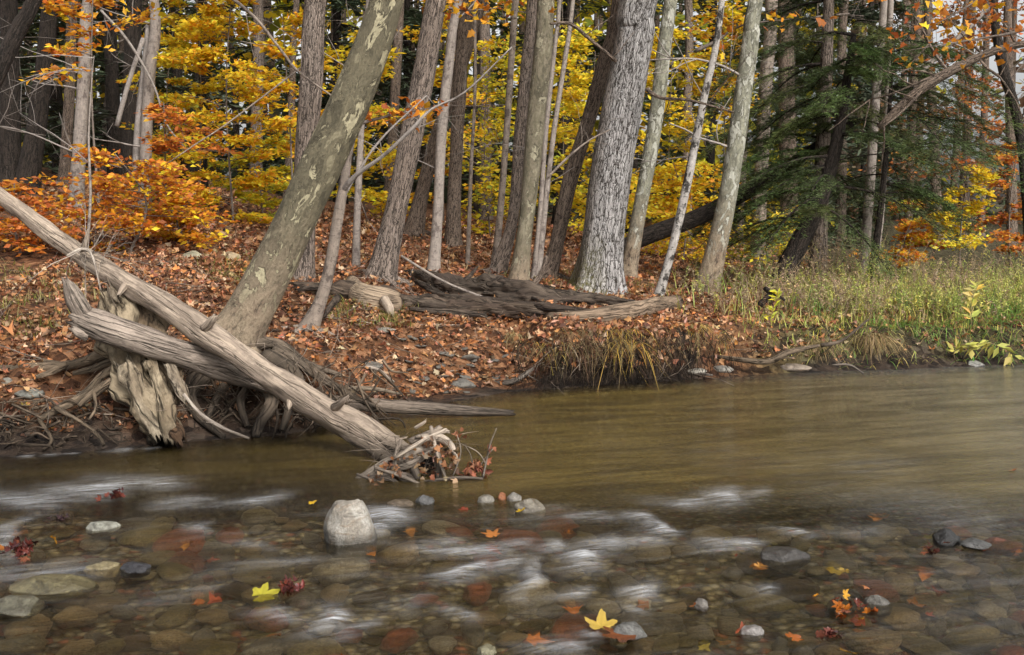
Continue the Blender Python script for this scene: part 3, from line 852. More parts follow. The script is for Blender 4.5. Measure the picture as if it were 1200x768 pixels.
# ------------------------------------------------------------------ leafy saplings
def sapling(name, label, px, ytop, ybot, halfw, Y, pal, n, size, group=None, nl=16, up=.12, stem=.018, lay=.10, ybase=None):
    """layered sprays of flat leaves between two heights"""
    b = P(px, 300, Y)
    gz = float(Z(b[0], b[1]))
    zt, zb = P(px, ytop, Y)[2], max(P(px, ybot, Y)[2], gz + .1)
    R = halfw * Y / FPX
    root = thing(name, label, 'tree' if zt - gz > 2 else 'shrub', (b[0], b[1], gz), group)
    mb_, ml = MB(), MB()
    ht = np.array([b[0] + .1 * R * rng.standard_normal(), b[1], zt])
    mid = np.array([b[0] + .1 * R * rng.standard_normal(), b[1] + .1, (gz + zt) / 2])
    st = catmull([(b[0], b[1], gz - .05), mid, ht], 10)
    tube(mb_, st[::4], np.linspace(stem, stem * .3, len(st[::4])), 6, 3, .05)
    per = n / nl
    for k in range(nl):
        z0 = zb + (zt - zb) * (k + rng.random()) / nl
        i = int(np.argmin(abs(st[:, 2] - z0)))
        a = rng.random() * 2 * np.pi
        f = .35 + .65 * rng.random()
        Lr = R * f * (1.0 - .35 * (z0 - zb) / (zt - zb + 1e-6))
        dh = np.array([math.cos(a), math.sin(a) * .8, up + .15 * rng.standard_normal()])
        p0 = np.array([st[i, 0], st[i, 1], z0 - up * Lr * .5])
        lp = [p0 + dh * Lr * s_ + [0, 0, -.10 * Lr * s_ * s_] for s_ in np.linspace(0, 1, 4)]
        tube(mb_, lp, np.linspace(stem * .35, .0025, 4), 4, 2)
        side = np.array([-dh[1], dh[0], 0])
        nt = max(3, int(4 + Lr * 5))
        s_all, t_all, D_all = [], [], []
        for q_ in range(nt):
            s_ = .15 + .85 * (q_ + rng.random()) / nt
            sg = 1 if q_ % 2 else -1
            tl = Lr * (.22 + .22 * rng.random()) * (1.15 - .5 * s_)
            p = p0 + dh * Lr * s_ + [0, 0, -.10 * Lr * s_ * s_]
            td = unit(dh * .65 + side * sg * .8 + [0, 0, .12 * rng.standard_normal()])
            tube(mb_, [p, p + td * tl * .5, p + td * tl + [0, 0, -.06 * tl]], [.003, .0022, .001], 3, 1)
            k_ = max(2, int(per / nt))
            u_ = rng.random((k_, 1))
            c_ = p + td * tl * u_ + rng.standard_normal((k_, 3)) * [lay * .5, lay * .5, lay * .28]
            s_all.append(c_)
            D_all.append(td + side * sg * .3 + rng.standard_normal((k_, 3)) * [.7, .7, .25])
        c_ = np.concatenate(s_all)
        D = np.concatenate(D_all)
        leaves(ml, c_, D, upn(len(c_), .62) + np.array([0, -.35, 0]), size * (.65 + .7 * rng.random(len(c_))), pick(pal, len(c_)), .55)
    mb_.build('stem', M['twig'], root)
    ml.build('crown', M['leaf'], root)
    return root


sapling('beech_sapling', 'tall yellow beech sapling left of the straight grey oak', 275, -60, 250, 105, 15.5, YEL + GOLD, 7500, .085, nl=36)
sapling('beech_sapling', 'bright yellow beech sapling high up between the twin stem birch and the straight grey oak', 235, -70, 120, 85, 16.5, YEL + [(.85, .62, .06)], 3600, .085, nl=22)
sapling('beech_sapling', 'golden beech sapling right in front of the straight grey oak', 345, 20, 190, 80, 13.5, GOLD + YEL, 1900, .085, nl=14)
sapling('beech_sapling', 'yellow green sapling low behind the leaning sycamore', 310, 170, 270, 80, 17.5, YEL + GRNY, 2600, .09, nl=16)
sapling('beech_sapling', 'orange yellow sapling behind the grey twin stem birch', 215, 20, 230, 75, 18, GOLD + YEL + GRNY, 2400, .09, nl=18)
sapling('beech_sapling', 'orange beech leaves hanging along the top left', 120, -50, 75, 95, 13, ORG + GOLD, 900, .09, nl=10)
sapling('beech_shrub', 'wide rust orange beech shrub at the left above the long log', 150, 180, 300, 140, 11.8, RUST + ORG + GOLD, 3000, .072, nl=26)
sapling('beech_shrub', 'dark rust beech shrub at the far left edge', 25, 215, 300, 90, 11.2, RUST + ORG, 1800, .075, nl=16)
sapling('beech_shrub', 'bright orange low shrub between the birch and the leaning sycamore', 225, 225, 305, 85, 12.6, ORG + GOLD, 2000, .075, nl=14)
sapling('beech_sapling', 'reddish beech sapling with sparse leaves behind the wide orange shrub', 195, 120, 230, 95, 14, RUST + ORG, 1300, .085, nl=12)
for i, a in enumerate([(430, 40, 260, 90, 22, YEL, 3000, .12), (520, -40, 230, 95, 23, YEL + GOLD, 3200, .12), (575, 60, 290, 60, 20, GRNY + YEL, 2000, .10), (660, -40, 270, 100, 24, YEL + GRNY, 4200, .12),
                       (700, 60, 310, 90, 21, YEL, 3000, .11), (780, 30, 250, 80, 23, YEL, 3200, .12), (800, 190, 320, 90, 19.5, YEL + GOLD, 2600, .10), (840, 0, 130, 60, 18, GOLD + YEL, 1500, .10), (900, 250, 310, 70, 20, GRNY + YEL, 1300, .09)]):
    lb = ['yellow sapling behind the small crooked tree and thick furrowed trunk', 'tall golden sapling behind the slim pale birch', 'greenish yellow sapling left of the tall patchy sycamore', 'broad yellow tree filling the gap behind the leaning brown trunk',
          'yellow sapling behind the foot of the massive oak', 'bright yellow tree behind the trunk right of the massive oak', 'low golden shrub behind the dark fallen trunk', 'orange yellow leaves hanging beside the slim speckled birch', 'yellow green shrub under the left side of the hemlock'][i]
    sapling('maple_sapling', lb, a[0], a[1], a[2], a[3], a[4], a[5], a[6], a[7], nl=26, lay=.2)
sapling('beech_shrub', 'bright yellow shrub right of the hemlock at the back of the meadow', 1125, 195, 290, 50, 16.5, YEL, 1700, .08, nl=14)
sapling('beech_shrub', 'orange red shrub at the right edge behind the meadow', 1185, 165, 300, 50, 17, RUST + ORG, 1900, .08, nl=14)
sapling('beech_shrub', 'low orange yellow shrub under the right side of the hemlock', 1060, 262, 308, 60, 17, GOLD + ORG, 1100, .08, nl=8)
sapling('beech_shrub', 'dim olive shrub behind the right side of the meadow', 1090, 230, 300, 70, 21, GRNY + RUST, 1500, .1, nl=10)
sapling('maple_sapling', 'rusty bare looking tree far behind the top right', 1140, -30, 220, 120, 25, RUST + [(.3, .2, .12), (.24, .17, .11)], 3000, .12, nl=24, lay=.3)


# ------------------------------------------------------------------ conifers
def hemlock(name, label, base, height, zlow, R, nl, pal, nsz, ntw, nn, bark='dark', lean=(0, 0), droop=.35, r0=.14, aim=None):
    bx, by = base
    gz = float(Z(bx, by))
    root = thing(name, label, 'tree', (bx, by, gz))
    mt, mb_, ml = MB(), MB(), MB()
    top = np.array([bx + lean[0], by + lean[1], gz + height])
    b0 = np.array([bx, by, gz - .1])
    md = b0 * .55 + top * .45 + [lean[0] * .25, 0, 0]
    st = catmull([b0, md, top], 14)
    tube(mt, st[::3], np.linspace(r0, r0 * .25, len(st[::3])), 10, 3, .08, 5, (.3, .2, 3))
    for k in range(nl):
        z0 = gz + zlow + (height - zlow) * (k + rng.random()) / nl
        i = int(np.argmin(abs(st[:, 2] - z0)))
        f = (z0 - gz - zlow) / (height - zlow)
        a = rng.random() * 2 * np.pi if aim is None else aim + rng.standard_normal() * 1.0
        Lr = R * (1 - (.75 if nsz > .1 else .4) * f) * (.45 + .65 * rng.random())
        dh = np.array([math.cos(a), math.sin(a), .12 * rng.standard_normal()])
        ss = np.linspace(0, 1, 5)
        lp = [st[i] + dh * Lr * s_ + [0, 0, Lr * (.12 * s_ - droop * s_ * s_)] for s_ in ss]
        tube(mb_, lp, np.linspace(max(.008, r0 * .16), .003, 5), 5, 2)
        side = np.array([-dh[1], dh[0], 0])
        cs_, ds_ = [], []
        for q_ in range(ntw):
            s_ = .12 + .88 * (q_ + rng.random()) / ntw
            sg = 1 if q_ % 2 else -1
            tl = Lr * (.20 + .22 * rng.random()) * (1.2 - .7 * s_) + .05
            p = st[i] + dh * Lr * s_ + [0, 0, Lr * (.12 * s_ - droop * s_ * s_)]
            td = unit(dh * .75 + side * sg * .75 + [0, 0, -.25 + .15 * rng.standard_normal()])
            tip = p + td * tl + [0, 0, -.22 * tl]
            tube(mb_, [p, p + td * tl * .5, tip], [.004, .003, .0015], 3, 1)
            u_ = rng.random((nn, 1))
            c_ = p + td * tl * u_ + np.array([0, 0, -.22 * tl]) * u_ * u_ + rng.standard_normal((nn, 3)) * [.02, .02, .012] * (nsz / .06)
            sd2 = unit(np.cross(td, [0, 0, 1]))
            ds_.append(td * .8 + sd2 * np.where(rng.random((nn, 1)) < .5, -1, 1) + rng.standard_normal((nn, 3)) * .25)
            cs_.append(c_)
        c_ = np.concatenate(cs_)
        sh = np.repeat(pick(pal, 1, .25), len(c_), 0) * .6 + pick(pal, len(c_), .25) * .4
        leaves(ml, c_, np.concatenate(ds_), upn(len(c_), .35), nsz * (.6 + .8 * rng.random(len(c_))), sh, .2 if nsz > .1 else .11, .05)
    mt.build('trunk', M[bark], root)
    mb_.build('branch', M['dark'], root)
    ml.build('crown', M['needle'], root)
    return root


def at(px, Y):
    p = P(px, 300, Y)
    return (p[0], p[1])


hemlock('hemlock_tree', 'large dark green hemlock with drooping boughs over the right bank', at(958, 15.0), 7.4, .9, 2.1, 46, HEM, .052, 34, 84, 'grey', (.05, 0), .58, .13)
hemlock('hemlock_tree', 'leaning hemlock with dark trunk and bare lower boughs beside the large hemlock', at(905, 14.2), 3.4, .9, 1.6, 30, HEM, .052, 24, 66, 'dark', (1.0, .1), .48, .15)
hemlock('hemlock_tree', 'small hemlock reaching right above the meadow', at(1020, 14.4), 3.5, 1.2, 2.2, 24, HEM, .052, 26, 72, 'dark', (.2, 0), .5, .06, aim=-.1)
for i, (px, Y_, H_, R_2) in enumerate([(5, 25, 9, 3), (75, 27, 10, 3.2), (140, 24, 10, 2.8), (215, 30, 10, 3.3), (310, 33, 10, 3.4), (400, 30, 10, 3.2), (480, 34, 11, 3.5), (560, 31, 10, 3.2), (660, 35, 11, 3.6), (740, 30, 10, 3.2), (830, 33, 10, 3.4), (920, 28, 9, 3.2), (1010, 34, 9, 3.2), (-40, 30, 9, 3)]):
    lb = ['shadowy hemlock at the left edge behind the dark trunks', 'shadowy hemlock behind the left grey birch', 'dense hemlock behind the twin stem birch', 'dark hemlock behind the yellow beech saplings at left', 'dark hemlock behind the straight grey oak', 'dark hemlock behind the leaning sycamore top', 'dark hemlock behind the slim pale birch',
          'dark hemlock left of the tall patchy sycamore', 'dark hemlock behind the leaning brown trunk', 'dark hemlock behind the massive oak', 'dark hemlock behind the slim speckled birch', 'dark hemlock deep behind the white patched sycamore', 'dark hemlock far behind the large hemlock', 'shadowy hemlock beyond the left edge'][i]
    hemlock('hemlock_tree', lb, at(px, Y_), H_ * (1.7 if px < 950 else 1.2), .3, R_2, 48, HEMF, .30, 14, 16, 'dark', (0, 0), .3, .16)

# far woods: a mass of trunks and foliage nobody could count
mb_, ml = MB(), MB()
for k in range(150):
    Y_ = random.uniform(38, 62)
    x = random.uniform(-.62, .62) * Y_
    z = float(Z(x, Y_))
    r = random.uniform(.08, .22)
    l = random.uniform(-.6, .6)
    tube(mb_, [(x, Y_, z - .1), (x + l * .4, Y_, z + 5), (x + l, Y_, z + 13)], [r, r * .85, r * .5], 6, 2, col=(1, 1, 1))
mb_ and None
n = 46000
Y_ = rng.uniform(36, 64, n)
ux = rng.uniform(-.62, .62, n)
c_ = np.stack([ux * Y_, Y_, 0 * Y_], 1)
hz = rng.random(n) ** 1.2 * 17
cl = fbm(c_[:, 0] * .35, c_[:, 1] * .2, hz * .45, 3)
keep = cl > np.where(ux > .33, .10, -.55) - .02 * (6 - hz)
c_, hz, ux = c_[keep], hz[keep], ux[keep]
c_[:, 2] = Z(c_[:, 0], c_[:, 1]) + hz
kk = fbm(c_[:, 0] * .22, c_[:, 1] * .1 + 9, hz * .2, 2)
n = len(c_)
cc = np.where((kk > .12)[:, None], pick(GRNY + YEL, n) * .8, pick(HEMF + [(.09, .085, .05)], n))
cc = np.where((ux > .3)[:, None] & (rng.random(n) < .8)[:, None], pick([(.16, .10, .06), (.12, .09, .06), (.22, .11, .05)], n), cc)
leaves(ml, c_, flatdir(n, .5), upn(n, .6), rng.uniform(.35, .8, n), cc, .55)
o = ml.build('far_forest_foliage', M['leaf'])
tag(o, 'far off mass of dim mixed woodland foliage', None, None, 'stuff')
o = mb_.build('far_forest_trunks', M['brown'])
tag(o, 'far off mass of dim woodland trunks', None, None, 'stuff')

# maple branch hanging in from the right and orange sprigs
def sprig(name, label, pts, Y, pal, n, size, spread, bark='twig', w0=5):
    p = [P(a, b, Y) for a, b in pts]
    root = thing(name, label, 'branch', p[0])
    mb_, ml = MB(), MB()
    tube(mb_, p, np.linspace(w0 * .5 * Y / FPX, .003, len(p)), 6, 4, .1, 8)
    pp = catmull(p, 12)
    c_ = pp[rng.integers(len(pp) // 4, len(pp), n)] + rng.standard_normal((n, 3)) * spread
    for q_ in range(0, n, 4):
        i = int(np.argmin(((pp - c_[q_]) ** 2).sum(1)))
        tube(mb_, [pp[i], (pp[i] + c_[q_]) / 2 + [0, 0, .02], c_[q_]], [.003, .002, .001], 3, 1)
    lobed(ml, c_, flatdir(n, .8), upn(n, .6), size * (.6 + .7 * rng.random(n)), pick(pal, n), .3)
    mb_.build('branch', M[bark], root)
    ml.build('foliage', M['leaf'], root)


sprig('maple_bough', 'orange maple bough hanging into the top right corner', [(1260, -60), (1180, -20), (1130, 10), (1085, 35)], 9.5, ORG + RUST + GOLD, 130, .075, [.28, .2, .15])
sprig('maple_bough', 'sparse orange maple sprig below the dead limb at top right', [(1250, 10), (1200, 35), (1150, 45), (1060, 60)], 11, ORG + RUST, 55, .075, [.25, .2, .12])
sprig('beech_sprig', 'blurry orange leaf sprig beside the leaning sycamore trunk', [(405, 150), (440, 140), (475, 132), (508, 126)], 10.4, ORG, 60, .085, [.10, .1, .045])
sprig('beech_sprig', 'orange leaf sprig at the top between the sycamore and slim birch', [(470, -20), (520, 8), (560, 12), (590, 8)], 12, ORG + GOLD, 70, .09, [.2, .15, .08])
sprig('beech_sprig', 'orange leaves on a thin limb at the top right of the speckled birch', [(815, 60), (840, 48), (870, 30), (930, 22)], 14, GOLD + ORG, 60, .09, [.2, .15, .10])

# dead limbs
def limb(name, label, pts, bark, cat='branch', nt=3, lev=1, tl=.5, per=5, amp=.1, col=(1, 1, 1), nseg=9, **kw):
    """pts: px, py, Y, width px"""
    w = np.array([(*P(a, b, y), c * .5 * y / FPX) for a, b, y, c in pts])
    o_ = MB()
    tube(o_, w[:, :3], w[:, 3], nseg, per, amp, 7, col=col, **kw)
    pp = catmull(w, 6)
    for k in range(nt):
        i = random.randrange(1, len(pp))
        twigs(o_, pp[i, :3], rng.standard_normal(3) * [1, .6, 1], tl * random.uniform(.5, 1.2), max(.0025, pp[i, 3] * .35), lev, col)
    org = w[0, :3]
    ob = o_.build(name, M[bark], None, org)
    return tag(ob, label, cat)


limb('dead_limb', 'long dark dead limb slanting up through the top right', [(1030, 150, 13.6, 9), (1075, 108, 13.5, 12), (1130, 75, 13.4, 11), (1180, 56, 13.3, 9), (1260, 40, 13.2, 7)], 'brown', nt=6, tl=.9)
limb('dead_limb', 'thin pale dead limb crossing the top right behind the dark one', [(1075, 90, 15, 5), (1110, 55, 15, 6), (1140, 28, 15, 5), (1175, -10, 15, 4)], 'pale', nt=4, tl=.6)
limb('dead_limb', 'long thin bare limb arching down across the yellow sapling', [(262, -10, 11, 4), (300, 22, 11, 3.6), (330, 60, 11, 3.2), (352, 86, 11, 2.6), (400, 120, 11.2, 1.8)], 'tan', nt=5, tl=.7)
limb('dead_limb', 'thin drooping bare twig hanging over the orange shrubs', [(352, 80, 11.5, 2), (310, 112, 11.4, 2), (262, 148, 11.3, 1.8), (225, 172, 11.2, 1.6), (196, 192, 11.2, 1)], 'tan', nt=5, tl=.6)
limb('dead_limb', 'thin bare limb reaching left from the massive oak', [(722, 72, 12.2, 4), (690, 45, 12, 4), (668, 28, 11.8, 4), (645, 28, 11.6, 3)], 'brown', nt=3, tl=.4)
limb('dead_limb', 'pale bare limb slanting up left of the massive oak', [(640, 210, 11.6, 3), (665, 185, 11.6, 3), (690, 165, 11.6, 2), (715, 152, 11.6, 1.5)], 'tan', nt=4, tl=.4)
limb('dead_limb', 'bare limb stretching right from the massive oak', [(758, 105, 12.4, 5), (775, 115, 12.2, 4), (810, 118, 12.0, 3), (860, 132, 12, 2)], 'brown', nt=5, tl=.5)

# ------------------------------------------------------------------ logs
def gl(pts):
    return [(a, b, G(a, b + c * .38)[1], c) for a, b, c in pts]


def log(name, label, pts, mat, nseg=24, amp=.07, per=8, jag=.05, jag0=.0, knots=0, stubs=(), cat='log', hollow=.03, col=(1, 1, 1), flat=1.0, fr=8):
    w = np.array([(*P(a, b, y), c * .5 * y / FPX) for a, b, y, c in pts])
    root = thing(name, label, cat, w[0, :3])
    m = MB()
    tube(m, w[:, :3], w[:, 3], nseg, per, amp, fr, jag=jag, jag0=jag0, hollow=hollow, col=col, flat=flat)
    tk = m.build('trunk', M[mat], root)
    for sp in stubs:
        mm = MB()
        s_ = np.array([(*P(a, b, y), c * .5 * y / FPX) for a, b, y, c in sp])
        tube(mm, s_[:, :3], s_[:, 3], 14, 5, .2, 14, jag=.03)
        mm.build('branch_stub', M[mat], tk)
    return root


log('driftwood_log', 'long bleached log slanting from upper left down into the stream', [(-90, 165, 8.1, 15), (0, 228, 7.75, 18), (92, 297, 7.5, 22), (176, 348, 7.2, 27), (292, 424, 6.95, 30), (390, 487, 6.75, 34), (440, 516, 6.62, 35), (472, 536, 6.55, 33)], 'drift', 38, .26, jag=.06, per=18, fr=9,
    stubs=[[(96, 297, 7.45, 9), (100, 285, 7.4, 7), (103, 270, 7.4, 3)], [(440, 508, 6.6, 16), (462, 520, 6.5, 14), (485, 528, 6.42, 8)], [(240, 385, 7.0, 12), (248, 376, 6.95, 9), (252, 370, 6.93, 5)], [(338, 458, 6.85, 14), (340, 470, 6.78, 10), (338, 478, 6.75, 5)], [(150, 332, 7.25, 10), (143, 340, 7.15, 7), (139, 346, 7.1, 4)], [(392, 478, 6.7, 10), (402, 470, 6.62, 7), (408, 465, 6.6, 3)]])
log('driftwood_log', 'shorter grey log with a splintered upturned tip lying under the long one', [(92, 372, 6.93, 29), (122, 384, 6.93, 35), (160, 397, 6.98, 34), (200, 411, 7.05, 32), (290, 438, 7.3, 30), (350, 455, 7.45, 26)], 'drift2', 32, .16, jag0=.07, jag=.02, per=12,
    stubs=[[(106, 380, 6.93, 26), (92, 358, 6.9, 23), (84, 342, 6.9, 18), (77, 328, 6.9, 7)], [(104, 392, 6.9, 20), (92, 388, 6.88, 15), (84, 384, 6.86, 5)]])
log('driftwood_log', 'pale tapering log lying along the water edge from the roots', [(335, 464, 7.75, 18), (400, 472, 7.72, 17), (470, 477, 7.78, 16), (540, 481, 7.85, 13), (602, 484, 7.92, 7)], 'drift2', 18, .09, jag=.04, col=(1.15, 1.12, 1.08))
log('rotten_log', 'dark rotten log lying across the bank below the tree cluster', stubs=[[(*q_, G(q_[0], q_[1] + 8)[1] - .12, w_) for q_, w_ in zip(pp_, ww_)] for pp_, ww_ in (([(480, 318), (505, 322), (540, 330)], (4, 9, 12)), ([(500, 340), (540, 352), (590, 358)], (3, 7, 3)), ([(560, 326), (600, 331), (650, 338)], (3, 8, 4)), ([(610, 338), (660, 343), (720, 350)], (3, 7, 3)), ([(488, 330), (515, 344), (530, 352)], (6, 8, 3)), ([(585, 352), (612, 346), (640, 356)], (3, 6, 2)), ([(520, 348), (560, 352), (600, 354)], (6, 12, 5)), ([(590, 330), (620, 336), (660, 346)], (5, 10, 6)), ([(650, 346), (690, 349), (735, 352)], (8, 9, 3)), ([(600, 356), (640, 360), (690, 364)], (5, 10, 4)), ([(540, 334), (552, 322), (560, 312)], (8, 5, 2)))], pts=gl([(478, 320, 8), (505, 332, 20), (540, 339, 28), (580, 343, 30), (640, 348, 25), (700, 353, 17), (748, 358, 8)]), mat='rot', nseg=40, amp=.62, per=22, fr=13, jag=.1, jag0=.12)
log('rotten_log', 'low crumbling log at the left end of the rotten wood pile', stubs=[[(*q_, G(q_[0], q_[1] + 8)[1] - .12, w_) for q_, w_ in zip(pp_, ww_)] for pp_, ww_ in (([(350, 340), (380, 336), (410, 338)], (4, 10, 6)), ([(470, 350), (510, 358), (550, 360)], (6, 12, 5)), ([(480, 362), (520, 366), (570, 370)], (5, 9, 4)), ([(395, 350), (385, 362), (380, 372)], (9, 7, 3)))], pts=gl([(345, 337, 10), (385, 340, 19), (430, 348, 23), (490, 356, 22), (560, 363, 20), (640, 366, 12)]), mat='rot', nseg=40, amp=.62, per=22, fr=13, jag=.1, jag0=.1, col=(1.25, 1.2, 1.15))
log('driftwood_log', 'short grey log with a hollow broken end on top of the undercut bank', gl([(640, 371, 10), (690, 371, 17), (740, 364, 22), (792, 354, 18)]), 'drift2', 18, .12, jag=.05, hollow=.12, col=(.95, .85, .72))
log('broken_wood', 'pale smooth broken wood piece at the left end of the rotten log', gl([(412, 330, 14), (421, 345, 28), (440, 352, 32), (462, 355, 26)]), 'drift', 16, .10, jag=.03, hollow=.1, cat='wood piece', col=(1.0, .95, .86), stubs=[[(450, 352, G(450, 366)[1] - .1, 12), (456, 362, G(450, 366)[1] - .22, 11), (457, 370, G(450, 366)[1] - .26, 9)]])
limb('curved_snag', 'curved dark snag rising from the rotten log beside the tall sycamore', [(610, 348, 11.3, 14), (624, 335, 11.3, 9), (636, 318, 11.35, 7), (640, 300, 11.4, 4)], 'brown', nt=1)
limb('thin_pole', 'thin pale stick lying across the rotten log', [(470, 300, 11.6, 3), (520, 330, 11.3, 3), (575, 352, 11, 3)], 'pale', nt=1, cat='stick')

# bank stump (splintered)
p = P(175, 470, 7.12)
st_ = thing('rotten_stump', 'splintered crumbling stump hanging over the water at the left bank', 'stump', p)
for (pts, fl, cl_) in [([(128, 340, 7.3, 24), (140, 375, 7.24, 50), (152, 415, 7.16, 58), (168, 455, 7.06, 56), (184, 490, 6.98, 48), (192, 514, 6.93, 40)], 1.7, (.95, .88, .72)),
                       ([(160, 338, 7.34, 20), (172, 370, 7.30, 44), (186, 405, 7.2, 44), (198, 438, 7.12, 34), (204, 470, 7.05, 20)], 1.6, (.62, .53, .42)),
                       ([(146, 425, 7.03, 20), (160, 455, 6.97, 26), (172, 485, 6.92, 22), (184, 510, 6.88, 14)], 1.6, (1.3, 1.25, 1.1)),
                       ([(176, 420, 7.02, 14), (186, 450, 6.97, 18), (196, 485, 6.9, 22), (204, 513, 6.88, 22)], 1.6, (1.15, 1.08, .9)),
                       ([(196, 425, 7.05, 10), (205, 440, 7.02, 20), (212, 458, 6.98, 16), (219, 472, 6.95, 7)], 1.6, (1.25, 1.2, 1.1)),
                       ([(200, 500, 6.92, 22), (210, 508, 6.9, 20), (214, 516, 6.88, 14)], 1.2, (.7, .5, .36)),
                       ([(138, 356, 7.18, 22), (132, 345, 7.18, 16), (128, 336, 7.18, 6)], 1.6, (1.15, 1.1, 1.0))]:
    w = np.array([(*P(a, b, y), c * .42 / fl * y / FPX) for a, b, y, c in pts])
    m = MB()
    tube(m, w[:, :3], w[:, 3], 40, 16, .62, 16, jag=.07, jag0=.09, flat=fl, hollow=.05, col=cl_)
    m.build('splintered_shard', M['stump'], st_)

# root mass of the leaning sycamore and bank roots
def rootline(pts, parent, mat='root', name='root', amp=.16, nseg=8, col=(1, 1, 1)):
    w = np.array([(*P(a, b, y), c * (.36 if c > 14 else .45) * y / FPX) for a, b, y, c in pts])
    m = MB()
    tube(m, w[:, :3], w[:, 3], nseg, 8, amp * 1.5, 16, col=col)
    return m.build(name, M[mat], parent)


for pts in [[(258, 425, 7.75, 50), (238, 440, 7.6, 42), (222, 462, 7.45, 28), (236, 490, 7.3, 14), (262, 512, 7.15, 8)],
            [(290, 425, 7.7, 40), (306, 445, 7.5, 30), (318, 470, 7.4, 22), (305, 495, 7.3, 18), (300, 512, 7.2, 12)],
            [(310, 420, 7.75, 34), (345, 440, 7.6, 24), (350, 470, 7.45, 16), (365, 490, 7.35, 10), (395, 506, 7.3, 6)],
            [(275, 440, 7.7, 30), (290, 452, 7.45, 16), (282, 470, 7.4, 12), (290, 500, 7.3, 8)],
            [(320, 410, 7.8, 30), (350, 425, 7.8, 18), (385, 448, 7.75, 13), (420, 468, 7.7, 8), (445, 478, 7.65, 5)],
            [(330, 450, 7.6, 16), (338, 478, 7.4, 12), (330, 505, 7.3, 8)],
            [(300, 402, 7.9, 24), (330, 405, 7.95, 14), (358, 425, 7.95, 9), (400, 440, 7.9, 6)],
            [(245, 410, 7.9, 26), (215, 405, 7.8, 14), (188, 402, 7.7, 10)],
            [(352, 468, 7.5, 14), (380, 485, 7.45, 9), (412, 492, 7.5, 6), (440, 500, 7.5, 3)],
            [(262, 452, 7.6, 16), (250, 475, 7.45, 9), (240, 500, 7.25, 6)]]:
    rootline(pts, syc)
m = MB()
for k in range(240):
    a, b = random.uniform(205, 455), random.uniform(420, 498)
    Y0 = 7.65 - (b - 430) * .0035 + max(0, a - 380) * .002 + random.uniform(-.15, .1)
    p = P(a, b, Y0)
    q_ = p + np.array([random.uniform(-.25, .25), random.uniform(-.2, .05), -random.uniform(.08, .3)])
    q_[2] = max(q_[2], -.02)
    md = (p + q_) / 2 + rng.standard_normal(3) * .04
    r = random.choice([.002, .003, .004, .006, .010])
    tube(m, [p, md, q_], [r, r * .8, r * .4], 4, 3, col=np.array([1, .95, .9]) * random.uniform(.5, 1.5))
ob = m.build('rootlets', M['root'], syc)
ob['kind'] = 'stuff'

rm = thing('root_tangle', 'spreading pale roots crawling over the leaf bank at far left', 'roots', P(130, 415, 7.5))
for pts in [[(160, 408, 7.3, 26), (130, 414, 7.35, 22), (90, 426, 7.4, 17), (50, 431, 7.4, 14), (0, 433, 7.4, 12), (-60, 430, 7.4, 8)], [(70, 428, 7.4, 10), (40, 424, 7.5, 9), (10, 428, 7.6, 7)],
            [(75, 428, 7.35, 12), (60, 436, 7.25, 9), (42, 442, 7.2, 5)], [(155, 425, 7.25, 16), (120, 440, 7.2, 13), (100, 462, 7.1, 12), (72, 478, 7.0, 11), (45, 492, 6.95, 9)],
            [(160, 440, 7.2, 18), (130, 448, 7.1, 15), (105, 465, 7.02, 12), (92, 475, 7.0, 8)], [(140, 420, 7.3, 12), (110, 432, 7.3, 10), (85, 438, 7.25, 6)],
            [(65, 478, 6.95, 6), (95, 495, 6.85, 6), (112, 508, 6.82, 6), (122, 522, 6.78, 6)], [(110, 460, 7, 6), (112, 478, 6.95, 4), (104, 492, 6.9, 3)], [(46, 492, 6.9, 6), (60, 515, 6.8, 5), (50, 528, 6.76, 4)]]:
    rootline(pts, rm, col=(1.35, 1.3, 1.2))
m = MB()
for k in range(230):
    a, b = random.uniform(-20, 215), random.uniform(470, 524)
    Y0 = W0(a, 536 - .09 * a)[1] + random.uniform(0, .12) + (524 - b) * .004
    p = P(a, b, Y0)
    q_ = p + np.array([random.uniform(-.22, .22), random.uniform(-.1, .1), random.uniform(-.12, .05)])
    q_[2] = max(q_[2], 0)
    r = random.choice([.002, .003, .004, .006, .010])
    tube(m, [p, (p + q_) / 2 + rng.standard_normal(3) * .035, q_], [r, r * .8, r * .4], 4, 3, col=np.array([1, .95, .9]) * random.uniform(.5, 1.6))
ob = m.build('rootlets', M['root'], rm)
ob['kind'] = 'stuff'
limb('bent_stick', 'long thin stick dropping from the stump into the water', [(215, 462, 6.95, 4), (235, 485, 6.95, 4), (262, 502, 6.95, 4), (292, 514, 7.0, 3)], 'stick', 'stick', nt=1, tl=.15)
m_ = limb('dead_twig', 'bundle of thin bare twigs caught on the upper part of the long log', [(78, 300, 7.3, 2), (96, 292, 7.35, 4), (108, 300, 7.3, 3), (118, 340, 7.2, 1.5)], 'stick', 'twig', nt=12, lev=2, tl=.4)

